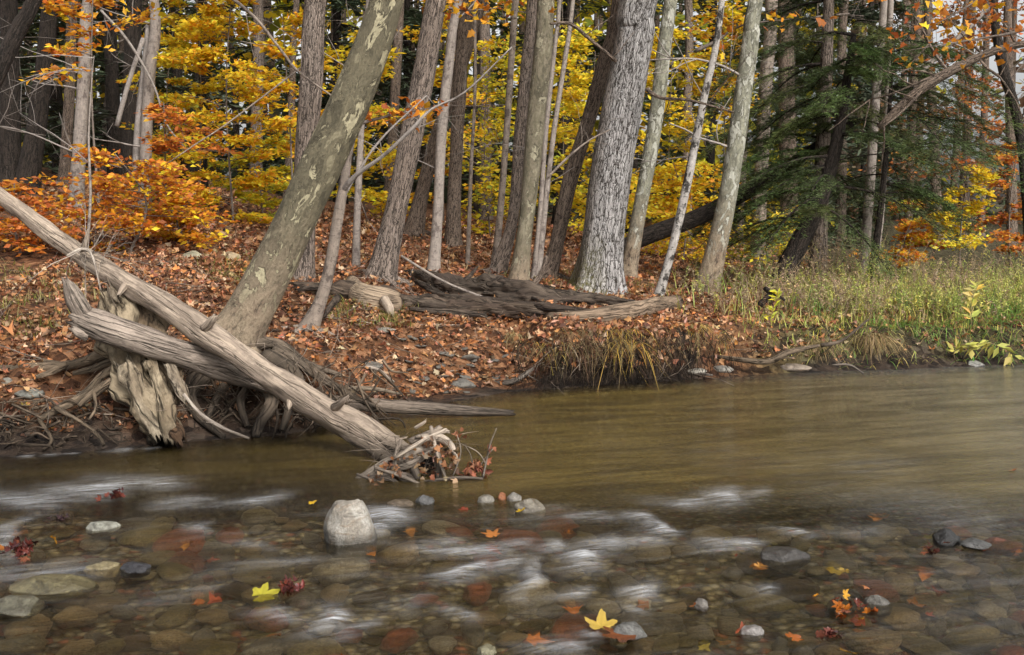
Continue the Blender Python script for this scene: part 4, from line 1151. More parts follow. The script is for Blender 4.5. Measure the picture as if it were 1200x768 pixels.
# bank branches
limb('bank_branch', 'forked pale branch lying on the gravel bank left of the undercut', [(488, 428, 9.6, 3), (520, 440, 9.4, 5), (560, 447, 9.25, 6), (598, 448, 9.15, 7), (625, 432, 9.2, 4)], 'stick', 'branch', nt=5, tl=.35)
limb('bank_branch', 'crooked branch lying at the foot of the bank right of the undercut', [(838, 418, 9.9, 4), (870, 422, 9.75, 7), (900, 424, 9.7, 8), (925, 413, 9.8, 8), (960, 405, 9.9, 4)], 'root', 'branch', nt=2, tl=.3, col=(1.4, 1.35, 1.25))
limb('bank_branch', 'thin stick at the water edge right of the undercut bank', [(778, 430, 9.8, 3), (805, 436, 9.65, 4), (835, 440, 9.55, 3)], 'stick', 'branch', nt=0)
limb('bank_branch', 'dark forked branch standing up in the meadow behind the bank', [(890, 358, 11.2, 8), (902, 345, 11.2, 7), (897, 338, 11.2, 5), (920, 352, 11.1, 3)], 'dark', 'branch', nt=2, tl=.25)
limb('bank_branch', 'thin dark branch poking up from the right bank', [(962, 405, 10, 6), (985, 400, 10, 4), (1005, 385, 10, 3), (1018, 374, 10, 2)], 'root', 'branch', nt=3, tl=.25)
limb('bank_branch', 'pale thin stick dipping into the water below the right bank', [(975, 428, 9.85, 2), (995, 428, 9.8, 3), (1012, 438, 9.7, 2)], 'stick', 'branch', nt=0)
limb('bank_branch', 'dead root branch tangled below the small crooked tree', [(395, 450, 8.4, 5), (415, 432, 8.5, 5), (440, 432, 8.5, 4), (462, 448, 8.4, 2)], 'stick', 'branch', nt=5, lev=2, tl=.35)
limb('bank_branch', 'wavy pale stick under the small crooked tree near the water', [(378, 448, 8.2, 6), (410, 455, 8.1, 6), (440, 456, 8.15, 5), (470, 462, 8.2, 3)], 'stick', 'branch', nt=2, tl=.2, col=(.8, .75, .65))

# ------------------------------------------------------------------ driftwood tangle
LIT = [(.40, .19, .085), (.34, .15, .065), (.43, .25, .135), (.25, .10, .055), (.48, .33, .215), (.17, .08, .045), (.44, .18, .06), (.36, .22, .125), (.29, .12, .055), (.12, .06, .04)]
tg_ = thing('driftwood_tangle', 'tangle of bleached sticks and dead leaves caught at the end of the long log', 'debris', P(478, 572, 6.25))
for pts in [[(418, 566, 6.15, 12), (450, 545, 6.2, 13), (485, 532, 6.2, 14), (515, 522, 6.25, 10)], [(430, 560, 6.12, 6), (470, 556, 6.1, 7), (492, 565, 6.1, 7)], [(478, 540, 6.15, 11), (488, 556, 6.1, 10), (487, 566, 6.1, 7)],
            [(512, 525, 6.15, 8), (513, 548, 6.12, 9), (514, 562, 6.1, 7)], [(486, 502, 6.3, 4), (496, 496, 6.3, 4), (499, 493, 6.3, 2)], [(480, 518, 6.3, 8), (505, 508, 6.3, 9), (516, 500, 6.3, 6)],
            [(495, 515, 6.2, 12), (515, 514, 6.2, 11), (528, 522, 6.15, 9), (535, 538, 6.1, 4)], [(440, 563, 6.1, 6), (455, 561, 6.05, 6), (470, 568, 6.05, 5)], [(476, 569, 6.1, 5), (505, 564, 6.05, 4), (540, 560, 6.05, 4), (566, 561, 6.05, 3)],
            [(470, 530, 6.25, 7), (486, 538, 6.15, 6), (500, 528, 6.15, 4)], [(450, 552, 6.15, 8), (480, 545, 6.1, 8), (505, 530, 6.15, 6)], [(520, 520, 6.25, 6), (532, 530, 6.2, 5), (534, 545, 6.15, 3)],
            [(425, 570, 6.12, 5), (445, 566, 6.1, 5), (462, 572, 6.1, 3)], [(460, 548, 6.1, 5), (472, 562, 6.05, 5), (490, 566, 6.05, 4)], [(488, 512, 6.28, 5), (520, 506, 6.26, 5), (526, 506, 6.25, 3)], [(462, 538, 6.05, 4), (490, 520, 6.05, 5), (522, 503, 6.1, 3)], [(505, 500, 6.2, 4), (512, 530, 6.1, 5), (524, 566, 6.05, 3)], [(440, 548, 6.05, 4), (470, 558, 6.02, 5), (498, 570, 6.02, 3)], [(470, 515, 6.2, 4), (462, 540, 6.1, 5), (470, 565, 6.05, 3)], [(418, 556, 6.1, 4), (448, 566, 6.05, 4), (476, 575, 6.0, 3)]]:
    w = np.array([(*P(a, b, y), c * .5 * y / FPX) for a, b, y, c in pts])
    m = MB()
    tube(m, w[:, :3], w[:, 3], 9, 5, .16, 22, jag=.015, col=np.array([1, .97, .93]) * random.uniform(.7, 1.35))
    m.build('stick', M['stick'], tg_)
m = MB()
tube(m, [P(470, 562, 6.3), P(490, 552, 6.33), P(512, 550, 6.33)], [.06, .10, .05], 14, 5, .4, 14, col=(.45, .36, .3))
m.build('debris_core', M['rot'], tg_)
m = MB()
n = 260
a, b = rng.uniform(432, 536, n), rng.uniform(0, 1, n)
py = np.interp(a, [430, 470, 500, 536], [562, 528, 512, 525]) * (1 - b) + np.interp(a, [430, 536], [572, 562]) * b
c_ = np.array([P(x, y, 6.15 + .1 * rng.standard_normal()) for x, y in zip(a, py)])
lobed(m, c_, rdir(n), rdir(n), rng.uniform(.02, .05, n), pick(LIT, n) * .6, .5)
m.build('leaf_clump', M['dryleaf'], tg_)['kind'] = 'stuff'
m = MB()
for k in range(75):
    p = P(random.uniform(430, 535), random.uniform(510, 566), 6.12 + .08 * random.random())
    if p[2] < 0.01: p[2] = .01
    twigs(m, p, rng.standard_normal(3) * [1, .5, .6], random.uniform(.06, .24), .0026, 0, bend=.1, col=np.array([.9, .85, .8]) * random.uniform(.5, 1.3))
m.build('twigs', M['stick'], tg_)

tw_ = thing('caught_twig', 'thin arching twig with a small wad of dead leaves in the water', 'twig', P(556, 560, 6.1))
m = MB()
for pts in [[(566, 560, 6.08, 3), (570, 540, 6.08, 2.4), (574, 522, 6.05, 2), (582, 502, 6.0, 1.4)], [(530, 560, 6.1, 2), (540, 530, 6.12, 1.5), (534, 505, 6.1, 1)], [(556, 558, 6.1, 2), (552, 535, 6.15, 1.4), (545, 522, 6.1, 1)], [(570, 545, 6.08, 1.5), (560, 530, 6.08, 1.2), (540, 520, 6.1, 1)], [(555, 558, 6.1, 1.5), (568, 538, 6.1, 1.2), (578, 526, 6.1, 1)]]:
    w = np.array([(*P(a_, b_, y), c * .5 * y / FPX) for a_, b_, y, c in pts])
    tube(m, w[:, :3], w[:, 3], 4, 5)
m.build('stem', M['stick'], tw_)
m = MB()
n = 55
c_ = P(556, 549, 6.1) + rng.standard_normal((n, 3)) * [.03, .025, .022]
c_ = np.vstack([c_, P(538, 508, 6.1) + rng.standard_normal((5, 3)) * .012, P(576, 526, 6.05) + rng.standard_normal((3, 3)) * .008])
lobed(m, c_, rdir(len(c_)), rdir(len(c_)), rng.uniform(.03, .055, len(c_)), pick([(.22, .08, .04), (.15, .05, .03), (.30, .13, .07)], len(c_)), .5)
m.build('leaf_clump', M['dryleaf'], tw_)['kind'] = 'stuff'

# ------------------------------------------------------------------ rocks in the stream
def stone(name, label, px, py, wpx, hpx, dep, col, mat='cobble', wet=True, amp=.16, edge=.35, z0=0.0, rz=0.0, fr=2.0, tilt=(0, 0), cat='rock', sq=1.0, seed=None):
    p = W0(px, py, z0)
    s_ = p[1] / FPX
    m = MB()
    rock(m, p, wpx * .5 * s_, dep, hpx * s_, amp, fr, col, 40, 28, rz, seed, edge, tilt, sq)
    o_ = m.build(name, M[mat], None, p)
    return tag(o_, label, cat)


stone('boulder', 'upright pale granite boulder standing in the riffle', 411, 634, 62, 50, .13, (.66, .64, .60), 'granite', amp=.12, edge=.16, z0=-.02, fr=2.0, rz=.35, sq=.84, seed=4.2, tilt=(.1, -.12))
stone('rock', 'pale flat rock with a white edge left in the riffle', 122, 620, 46, 9, .07, (.42, .42, .36), amp=.14, edge=.5)
stone('rock', 'wide flat olive rock just under the surface at left', 62, 690, 108, 14, .13, (.22, .19, .10), amp=.12, edge=.5, z0=-.01)
stone('rock', 'tan rounded rock beside the dark wet stone at left', 122, 668, 44, 9, .06, (.36, .30, .17), z0=-.005)
stone('rock', 'dark wet stone left of the yellow green leaf', 160, 668, 38, 10, .05, (.05, .05, .06))
stone('rock', 'grey olive rock at the left edge of the water', 18, 712, 66, 13, .10, (.19, .18, .13), amp=.12, edge=.5)
stone('rock', 'small grey stone behind the yellow leaf below the log tangle', 569, 588, 20, 9, .035, (.30, .28, .24))
stone('rock', 'grey speckled rock right of the small yellow leaf', 622, 597, 38, 12, .06, (.30, .27, .22), edge=.5)
stone('rock', 'rusty small stone behind the small yellow leaf', 588, 585, 12, 8, .025, (.40, .15, .06))
stone('rock', 'pale round stone between the rusty stone and speckled rock', 602, 586, 20, 8, .035, (.33, .31, .28))
stone('rock', 'dark grey stone right behind the granite boulder', 498, 590, 22, 10, .04, (.13, .13, .13), edge=.5)
stone('rock', 'low brown stone behind the granite boulder', 470, 592, 30, 7, .05, (.17, .13, .09))
stone('rock', 'dark wedge shaped wet rock in the middle of the right riffle', 916, 656, 62, 15, .08, (.075, .068, .062), edge=.6)
stone('rock', 'black wet rock breaking the surface at right', 1108, 632, 36, 12, .05, (.025, .024, .024), edge=.5)
stone('rock', 'grey stone right of the black wet rock', 1142, 638, 36, 6, .06, (.13, .13, .13))
stone('rock', 'stone holding a wad of red leaves near the lower right', 1028, 710, 34, 13, .05, (.20, .19, .17), edge=.5)
stone('rock', 'grey and rust stone near the bottom right of centre', 880, 742, 30, 11, .04, (.35, .33, .32), edge=.5)
stone('rock', 'small round stone with a rusty leaf in the right riffle', 822, 710, 18, 9, .025, (.22, .20, .18))
stone('rock', 'pale flat stone at the foot of the right bank', 1143, 428, 22, 5, .1, (.55, .55, .53), edge=.5)
stone('rock', 'olive stone at the bottom edge of the water left of centre', 570, 765, 24, 10, .035, (.30, .28, .18), edge=.4)
stone('rock', 'grey stone propping up the large yellow leaf', 738, 742, 46, 12, .05, (.20, .20, .19), edge=.5)

# cobbles on the bed
pal = {'olive': (.44, .37, .20), 'tan': (.64, .50, .31), 'grey': (.42, .39, .35), 'rust red': (.54, .20, .12), 'dark brown': (.19, .14, .10), 'pale': (.74, .66, .52)}
protos = {}  # four shapes of each colour, copied below
for nm, c0 in pal.items():
    protos[nm] = []
    for k in range(4):
        m = MB()
        rock(m, (0, 0, 0), 1, random.uniform(.55, .9), .42, .26, 1.7, c0, 26, 16, 0, None, .5)
        ob = m.build('cobble', M['cobble'])
        protos[nm].append(ob)
placed = []
used = set()
names = list(pal)
prob = [.30, .18, .22, .10, .12, .08]
for k in range(6000):
    if len(placed) >= 295:
        break
    px, py = random.uniform(-20, 1220), 588 + 196 * random.random() ** .9
    p = W0(px, py)
    r = random.uniform(.045, .11) * random.choice([.7, .9, 1, 1.35])
    if any((p[0] - a) ** 2 + (p[1] - b) ** 2 < (.60 * (r + c_)) ** 2 for a, b, c_ in placed):
        continue
    nm = random.choices(names, prob)[0]
    src = random.choice(protos[nm])
    if src.name in used:
        ob = src.copy()
        C.objects.link(ob)
    else:
        ob = src
        used.add(src.name)
    zb = float(Z(p[0], p[1]))
    top = random.choices([-.004, -.016, -.035, .010], [.42, .27, .08, .25 if px > 720 and py > 640 else .10])[0]
    hz_ = r * .42
    ob.location = (p[0], p[1], min(zb + hz_ * .8, top - hz_))
    ob.scale = (r, r, r * random.uniform(.75, 1.2))
    ob.rotation_euler = (random.uniform(-.15, .15), random.uniform(-.15, .15), random.uniform(0, 6.28))
    tag(ob, 'rounded %s cobble on the bed of the riffle' % nm, 'cobble', '%s cobbles on the stream bed' % nm)
    placed.append((p[0], p[1], r))
for nm in protos:
    for ob in protos[nm]:
        if ob.name not in used:
            bpy.data.objects.remove(ob)

# slates on the beach and stones on the slope
base_slates = []
for k in range(5):
    m = MB()
    rock(m, (0, 0, 0), 1, .62, .16, .16, 1.6, (1, 1, 1), 20, 12, 0, None, .6)
    base_slates.append(m)
ns = 0
prot = [None] * 5
for k in range(400):
    if ns >= 30:
        break
    px, py = random.gauss(535, 42), random.uniform(395, 462)
    p = G(px, py)
    if p[2] < .01 or px > 615:
        continue
    if ns % 5 == ns and prot[ns] is None:
        ob = base_slates[ns].build('slate', M['slate'])
        prot[ns] = ob
    else:
        ob = random.choice([a for a in prot if a]).copy()
        C.objects.link(ob)
    r = random.choice([.035, .05, .06, .08, .13])
    ob.location = p + [0, 0, .008]
    ob.scale = (r, r, r)
    ob.rotation_euler = (random.uniform(-.35, .1), random.uniform(-.3, .3), random.uniform(0, 6.28))
    tag(ob, 'flat grey slate lying on the small gravel bank above the water', 'stone', 'slates on the gravel bank')
    ns += 1


def gstone(label, px, py, wpx, hpx, col, mat='slate', edge=.4):
    p = G(px, py)
    s_ = p[1] / FPX
    m = MB()
    rock(m, p, wpx * .5 * s_, wpx * .35 * s_, hpx * .5 * s_, .14, 1.8, col, 24, 16, 0, None, edge)
    tag(m.build('stone', M[mat], None, p), label, 'stone')


gstone('pale lichen covered stone on the leafy slope behind the stump', 226, 304, 26, 18, (1.5, 1.5, 1.2))
gstone('rounded tan stone on the leafy slope left of the sycamore', 270, 303, 26, 16, (1.7, 1.4, 1.0))
gstone('small stone at the crest right of the sycamore', 445, 283, 14, 9, (1.5, 1.4, 1.2))
gstone('flat slate among leaves at the far left bank', 36, 465, 36, 12, (.8, .85, .85))
gstone('small grey stone above the left roots', 8, 447, 14, 10, (1, 1, .95))
gstone('flat slate in the leaves right of the small crooked tree', 452, 388, 26, 8, (1.1, 1.1, 1.05))
gstone('dark slate leaning on the gravel bank near the water', 540, 452, 34, 14, (.6, .6, .6))
gstone('pale flat slate at the water edge right of the undercut', 815, 436, 30, 8, (1.6, 1.6, 1.55))
gstone('grey slate pile piece near the crooked bank branch', 846, 434, 24, 10, (1.2, 1.2, 1.2))
gstone('brown flat rock at the water edge below the meadow', 930, 432, 40, 9, (1.2, 1.05, .95))
gstone('dark stone under the roots of the leaning sycamore', 163, 490, 12, 14, (.6, .65, .6))

# ------------------------------------------------------------------ floating and stranded leaves
def maple(mb, c, d, nrm, size, col, curl=.3):
    """finely cut five-pointed leaves with midribs"""
    nth, nr = 60, 5
    th = np.linspace(-np.pi, np.pi, nth, endpoint=False)
    prof = .40 + 0 * th
    for a0, l_, w_ in ((0, .52, .48), (.95, .40, .42), (-.95, .40, .42), (1.85, .18, .40), (-1.85, .18, .40)):
        prof = np.maximum(prof, .38 + l_ * np.clip(1 - abs(th - a0) / w_, 0, 1) ** .85)
    prof = prof + .03 * np.sin(th * 23)
    prof = np.where(abs(abs(th) - np.pi) < .25, .12, prof)
    for i in range(len(c)):
        dd = unit(d[i]); s_ = unit(np.cross(nrm[i], dd)); n_ = np.cross(dd, s_)
        pr = prof * (1 + .08 * np.interp(th, np.linspace(-np.pi, np.pi, 12), rng.standard_normal(12)))
        rr = np.linspace(0, 1, nr + 1)[1:, None]
        x, y = rr * pr * np.sin(th), rr * pr * np.cos(th) + .15
        k1, k2, k3 = curl * rng.standard_normal(3)
        zz = (abs(k1) * 1.3 + .1) * x * x + k2 * (y - .3) ** 2 + .12 * k3 * np.sin(x * 5 + k1 * 9) + .10 * curl * np.sin(th * 5) * rr ** 2
        V = c[i] + size[i] * (x[..., None] * s_ + y[..., None] * dd + zz[..., None] * n_)
        V = np.concatenate([V.reshape(-1, 3), (c[i] + size[i] * .15 * dd)[None]])
        j = np.arange(nth); j2 = (j + 1) % nth
        q = np.concatenate([np.stack([k * nth + j, (k + 1) * nth + j, (k + 1) * nth + j2, k * nth + j2], -1) for k in range(nr - 1)])
        t0 = np.stack([np.full(nth, nr * nth), j, j2], -1)
        vein = np.min([abs(th - a0) for a0 in (0, .95, -.95, 1.85, -1.85)], 0)
        sh_ = np.clip(.75 + .5 * vein, .7, 1)[None, :] * (1.05 - .25 * rr * rng.random((1, nth)))
        cc = np.concatenate([(col[i] * sh_.reshape(-1, 1)), col[i][None] * .8])
        mb.add(V, [q, t0], cc)


def bigleaf(name, label, px, py, size, pal_, n=1, z=.006, spread=0, mat='wetleaf', tilt=.2, curl=.25, cat='leaf'):
    p = W0(px, py, z)
    m = MB()
    c_ = p + rng.standard_normal((n, 3)) * [spread, spread, spread * .35]
    c_[:, 2] = np.maximum(c_[:, 2], .003)
    maple(m, c_, flatdir(n, tilt), upn(n, tilt), size * .62 * (.8 + .4 * rng.random(n)), pick(pal_, n, .12) * [.78, .70, .8], curl)
    ob = m.build(name, M[mat], None, p)
    return tag(ob, label, cat)


YL = [(.72, .50, .03)]
bigleaf('fallen_leaf', 'small bright yellow leaf against the speckled rock in the riffle', 610, 600, .09, YL, tilt=.4, z=.02)
bigleaf('fallen_leaf', 'large yellow leaf plastered over a stone at the bottom centre', 705, 738, .19, [(.60, .41, .07)], z=.010, tilt=.08, curl=.35)
bigleaf('fallen_leaf', 'wet rust leaf under the large yellow leaf', 735, 744, .15, [(.22, .07, .02)], z=.006, tilt=.06, curl=.12)
bigleaf('fallen_leaf', 'yellow green leaf under water left of the red leaf wad', 302, 700, .13, [(.42, .42, .04)], z=.004)
bigleaf('fallen_leaf', 'curled yellow leaf beside the dark leaf wad at left', 62, 630, .08, [(.66, .36, .03)], tilt=.7, z=.02, curl=.5)
bigleaf('fallen_leaf', 'yellow leaf stranded upstream of the granite boulder', 366, 590, .09, YL, z=.015)
bigleaf('fallen_leaf', 'orange leaf drifting in the middle of the riffle', 578, 628, .10, [(.55, .24, .05)])
bigleaf('fallen_leaf', 'orange yellow leaf floating at the bottom right edge', 988, 763, .11, [(.66, .32, .03)], z=.012)
bigleaf('fallen_leaf', 'rust orange leaf at the bottom right of the grey rust stone', 928, 748, .10, [(.40, .13, .02)], z=.012)
bigleaf('fallen_leaf', 'orange leaf poking up at the bottom edge left of centre', 402, 768, .08, [(.50, .15, .02)], tilt=.8, z=.02)
bigleaf('fallen_leaf', 'orange leaf stuck to the small round stone', 816, 708, .05, [(.55, .20, .04)], tilt=.8, z=.02)
bigleaf('fallen_leaf', 'rust leaf stuck on the grey stone at the bottom right', 866, 740, .08, [(.40, .12, .05)], tilt=.6, z=.02)
bigleaf('fallen_leaf', 'dark red leaf floating below the log tangle', 545, 596, .08, [(.24, .06, .03)])
bigleaf('fallen_leaf', 'orange leaf at the left edge of the water', 4, 642, .07, [(.55, .22, .04)], z=.012)
bigleaf('fallen_leaf', 'yellow leaf upstream right of the dark wedge rock', 990, 668, .09, [(.50, .36, .08)])
bigleaf('fallen_leaf', 'orange yellow leaf left of the dark wedge rock', 888, 662, .10, [(.55, .27, .06)])
bigleaf('fallen_leaf', 'small orange leaf above the wad of red leaves at right', 1016, 688, .06, [(.55, .22, .06)])
bigleaf('fallen_leaf', 'small orange leaf floating on the pool at the right edge', 1186, 551, .07, [(.55, .25, .10)])
bigleaf('fallen_leaf', 'green yellow leaf in the leaves of the left bank', 32, 475, .08, [(.55, .50, .03)], z=.25)
DK = [(.11, .03, .02), (.16, .045, .025), (.07, .025, .02), (.24, .08, .04)]
bigleaf('leaf_wad', 'wad of dark red leaves in the water at far left', 25, 642, .06, DK, 26, .02, .035, tilt=.9, curl=.5, cat='leaf wad')
bigleaf('leaf_wad', 'small dark wad of leaves on the white water at upper left', 137, 580, .05, DK, 16, .02, .028, tilt=.9, curl=.5, cat='leaf wad')
bigleaf('leaf_wad', 'purple dark leaf wad between the two left wads', 68, 608, .05, [(.07, .04, .04), (.1, .06, .06)], 10, .01, .025, tilt=.7, cat='leaf wad')
bigleaf('leaf_wad', 'wad of brown red leaves beside the yellow green leaf', 338, 690, .05, [(.24, .08, .05), (.34, .15, .09), (.12, .04, .03)], 22, .025, .03, tilt=.9, curl=.5, cat='leaf wad')
bigleaf('leaf_wad', 'wad of red leaves and pine needles against a stone at lower right', 990, 712, .05, ORG + DK, 22, .018, .045, tilt=.6, curl=.4, cat='leaf wad')
bigleaf('leaf_wad', 'dark brown leaf wad at the bottom right', 975, 742, .045, DK, 12, .012, .025, tilt=.7, cat='leaf wad')
bigleaf('leaf_wad', 'dark leaves below the black wet rock', 1090, 642, .05, DK, 9, .008, .03, tilt=.5, cat='leaf wad')
# sunken leaves
for k in range(48):
    px, py = random.uniform(0, 1200), random.uniform(600, 768)
    p = W0(px, py)
    zb = float(Z(p[0], p[1]))
    m = MB()
    nm, c0 = random.choice([('red', (.30, .06, .03)), ('orange', (.45, .15, .03)), ('orange', (.42, .18, .04)), ('yellow', (.45, .34, .06)), ('brown', (.2, .09, .04))])
    lobed(m, np.array([[p[0], p[1], random.uniform(-.06, -.025)]]), flatdir(1, .1), upn(1, .2), np.array([random.uniform(.04, .10)]), pick([c0], 1), .15)
    tag(m.build('sunken_leaf', M['wetleaf'], None, p), 'sunken %s leaf under the riffle water' % nm, 'leaf', 'sunken %s leaves' % nm)

# ------------------------------------------------------------------ leaf litter
def ground_pts(n, x0, x1, y0, y1, smin=.12):
    x, y = rng.uniform(x0, x1, n), rng.uniform(y0, y1, n)
    k = (y - Yb(x)) > smin
    return x[k], y[k]


m = MB()
for (x0, x1, y0, y1, n, sz) in [(-4.6, 3.2, 6.6, 11.5, 25000, .050), (-6.5, 5, 11.5, 16, 21000, .060), (-9.5, 6, 16, 25, 16000, .085), (2.0, 6.2, 9.8, 12.5, 4200, .055)]:
    x, y = ground_pts(n, x0, x1, y0, y1, .22)
    dens = fbm(x * 1.6, y * 1.6, 5.5, 3)
    s_ = (y - Yb(x))
    px = 600 + FPX * x / y
    k = (dens > -.42 + .8 * np.exp(-s_ / .35) - .5 * (rng.random(len(x)) < .35)) & ((px < 905) | (rng.random(len(x)) < .45))
    x, y = x[k], y[k]
    z = Z(x, y)
    n = len(x)
    lobed(m, np.stack([x, y, z + .004 + .045 * rng.random(n) ** 2 * np.clip(dens[k] + .8, .3, 1.6)], 1), flatdir(n, .4), upn(n, .5), sz * rng.uniform(.45, 1.0, n) * (1 + .9 * rng.random(n) ** 3), pick(LIT, n, .34), .55)
tag(m.build('leaf_litter', M['dryleaf']), 'carpet of fallen orange brown leaves over the bank and forest floor', None, None, 'stuff')

# twig litter on the ground
m = MB()
for k in range(420):
    px, py = random.uniform(0, 900), random.uniform(270, 500)
    p = G(px, py)
    if p[2] < .02:
        continue
    a = rng.random() * 6.28
    twigs(m, p + [0, 0, .015], (math.cos(a), math.sin(a), .08 * rng.standard_normal()), random.uniform(.15, .6), random.uniform(.002, .006), random.choice([0, 0, 1]), col=np.array([1, .95, .9]) * random.uniform(.4, 1.3))
tag(m.build('twig_litter', M['stick']), 'scattered small dead twigs among the fallen leaves', None, None, 'stuff')


# ------------------------------------------------------------------ grass and weeds
def blades(mb, c, d, L, w, col, droop=.6, k=4):
    n = len(c)
    d = unit(d)
    hd = d.copy()
    hd[:, 2] = 0
    hd = unit(hd)
    s = unit(np.cross(d, [0, 0, 1.0]) + 1e-4)
    L = np.asarray(L).reshape(-1, 1)
    dr = np.asarray(droop).reshape(-1, 1) * np.ones((n, 1))
    vs = []
    for i in range(k + 1):
        t_ = i / k
        p = c + d * L * t_ + (hd * .35 * L * dr * t_ * t_) + np.array([0, 0, -1.0]) * L * dr * t_ ** 2
        ww = np.asarray(w).reshape(-1, 1) * (1 - t_ ** 1.5) * .5 + .0004
        vs += [p - s * ww, p + s * ww]
    V = np.stack(vs, 1)
    i0 = np.arange(n)[:, None, None] * (2 * (k + 1))
    f = np.array([[2 * i, 2 * i + 1, 2 * i + 3, 2 * i + 2] for i in range(k)])[None] + i0
    mb.add(V.reshape(-1, 3), f.reshape(-1, 4), np.repeat(col, 2 * (k + 1), 0))


STRAW = [(.36, .27, .13), (.28, .20, .09), (.42, .33, .17), (.22, .15, .08)]
YG = [(.60, .40, .07), (.52, .36, .08), (.66, .44, .11)]
# overhang fringe
m, m2 = MB(), MB()
n = 1000
tc = np.clip(.98 + .5 * rng.standard_normal(60), .05, 2.0)
x = np.clip(tc[rng.integers(0, 60, n)] + .035 * rng.standard_normal(n), .1, 1.9)
y = Yb(x) + rng.uniform(-.02, .34, n)
z = Z(x, y) + .01
z = np.maximum(z, .26 + .12 * rng.random(n))
mid_ = np.clip(1 - ((x - .95) / .85) ** 2, 0, 1)
c_ = np.stack([x, y - .02, z], 1)
d = np.stack([.55 * rng.standard_normal(n), -1 + .3 * rng.standard_normal(n), .55 + .35 * rng.standard_normal(n)], 1)
yel = (rng.random(n) < .36) & (fbm(x * 3, y * 3, 1, 2) > -.25)
cc = np.where(yel[:, None], pick(YG, n) * .8, pick(STRAW + [(.16, .10, .06), (.12, .075, .045), (.20, .11, .06)], n) * .6)
blades(m, c_, d, rng.uniform(.07, .30, n) * (.45 + .5 * mid_) * (.6 + .6 * rng.random(n)), .006, cc, rng.uniform(.5, 1.5, n), 5)
n = 420
x = np.clip(.98 + .48 * rng.standard_normal(n), .05, 2.0)
u_ = rng.random(n) ** .7
lobed(m2, np.stack([x, Yb(x) - .05 + .32 * u_, .14 + .32 * u_ + .02 * rng.random(n)], 1), rdir(n), unit(rng.standard_normal((n, 3)) + [0, -1, .6]), rng.uniform(.03, .065, n), pick(LIT, n), .4)
tag(m2.build('caught_leaves', M['dryleaf']), 'dead leaves caught in the roots of the undercut bank', None, None, 'stuff')
tag(m.build('dry_grass', M['grass']), 'fringe of yellow and straw grass drooping over the undercut bank', None, None, 'stuff')
m = MB()
for k in range(560):
    x0 = min(1.95, max(.05, random.gauss(.95, .48)))
    y0 = float(Yb(x0)) + random.uniform(-.06, .12)
    z0 = random.uniform(.08, .44)
    y0 += (z0 - .3) * .45
    L_ = random.uniform(.06, .36)
    p = np.array([x0, y0 - .04, z0])
    q_ = p + [random.uniform(-.1, .1), random.uniform(-.08, .02), -min(L_, z0 - .005)]
    r = random.uniform(.0012, .0035)
    tube(m, [p, (p + q_) / 2 + rng.standard_normal(3) * .02, q_], [r, r, r * .5], 3, 2, col=np.array([.9, .8, .68]) * random.choice([.2, .3, .4, .6, 1.2]))
tag(m.build('hanging_roots', M['root']), 'curtain of fine roots hanging from the undercut bank', None, None, 'stuff')
# straw tuft hanging at the right bank
for lb, px, py, n, sz in [('straw coloured grass tuft hanging over the water below the meadow', 1022, 398, 260, .26), ('thin straw grass tuft at the edge right of the undercut bank', 958, 404, 160, .22), ('small straw grass tuft at the left end of the undercut bank', 612, 392, 90, .18), ('golden grass tuft on the lip of the undercut bank', 815, 385, 130, .20)]:
    p = G(px, py)
    m = MB()
    c_ = p + rng.standard_normal((n, 3)) * [.06, .03, .01]
    d = np.stack([.6 * rng.standard_normal(n), -.8 + .4 * rng.standard_normal(n), .9 + .3 * rng.random(n)], 1)
    blades(m, c_, d, rng.uniform(.5, 1.2, n) * sz, .006, pick(STRAW + (YG if 'gold' in lb else STRAW), n), rng.uniform(.8, 1.5, n), 5)
    tag(m.build('grass_tuft', M['grass'], None, p), lb, 'grass tuft')

# meadow
MEAD = [(.44, .47, .11), (.56, .52, .12), (.36, .42, .11), (.60, .50, .18), (.44, .32, .16), (.50, .50, .14)]
GREEN = [(.16, .30, .06), (.22, .36, .08), (.14, .24, .06)]
m = MB()
n = 15000
x, y = rng.uniform(1.7, 8.5, n), rng.uniform(9.8, 15.5, n)
px = 600 + FPX * x / y
k = ((y - Yb(x)) > .25) & (rng.random(n) < sm((px - 810) / 170) + .04) & ((fbm(x * 2.2, y * 2.2, 8, 3) > -.25) | (px > 1120))
x, y = x[k], y[k]
n = len(x)
px = 600 + FPX * x / y
s_ = y - Yb(x)
tall = sm((s_ - .4) / 1.6)
gr = (fbm(x * 1.3, y * 1.3, 2, 2) > -.15) & (s_ < 1.7) & (px > 920)
cc = np.where(gr[:, None], pick(GREEN, n), pick(MEAD, n))
d = np.stack([.35 * rng.standard_normal(n), .35 * rng.standard_normal(n) - .1, np.ones(n)], 1)
L_ = (.14 + .24 * tall) * rng.uniform(.5, 1.4, n)
blades(m, np.stack([x, y, Z(x, y) - .01], 1), d, L_, .009, cc, rng.uniform(.1, .6, n), 4)
n = 7000
x, y = rng.uniform(2.1, 6.6, n), rng.uniform(9.8, 12.6, n)
px, s_ = 600 + FPX * x / y, y - Yb(x)
k = (s_ > .08) & (s_ < 1.7) & (rng.random(n) < sm((px - 890) / 160)) & (fbm(x * 2.4, y * 2.4, 18, 3) > -.12 - .4 * sm((px - 960) / 60))
x, y, px = x[k], y[k], px[k]
n = len(x)
g_ = sm((px - 960) / 80) * (fbm(x * 1.5, y * 1.5, 28, 2) > -.2)
cc = np.where((rng.random(n) < .85 * g_)[:, None], pick(GREEN, n), pick(MEAD + STRAW, n))
d = np.stack([.6 * rng.standard_normal(n), .4 * rng.standard_normal(n) - .45, np.ones(n)], 1)
blades(m, np.stack([x, y, Z(x, y) - .01], 1), d, rng.uniform(.08, .30, n), .008, cc, rng.uniform(.3, 1.1, n), 4)
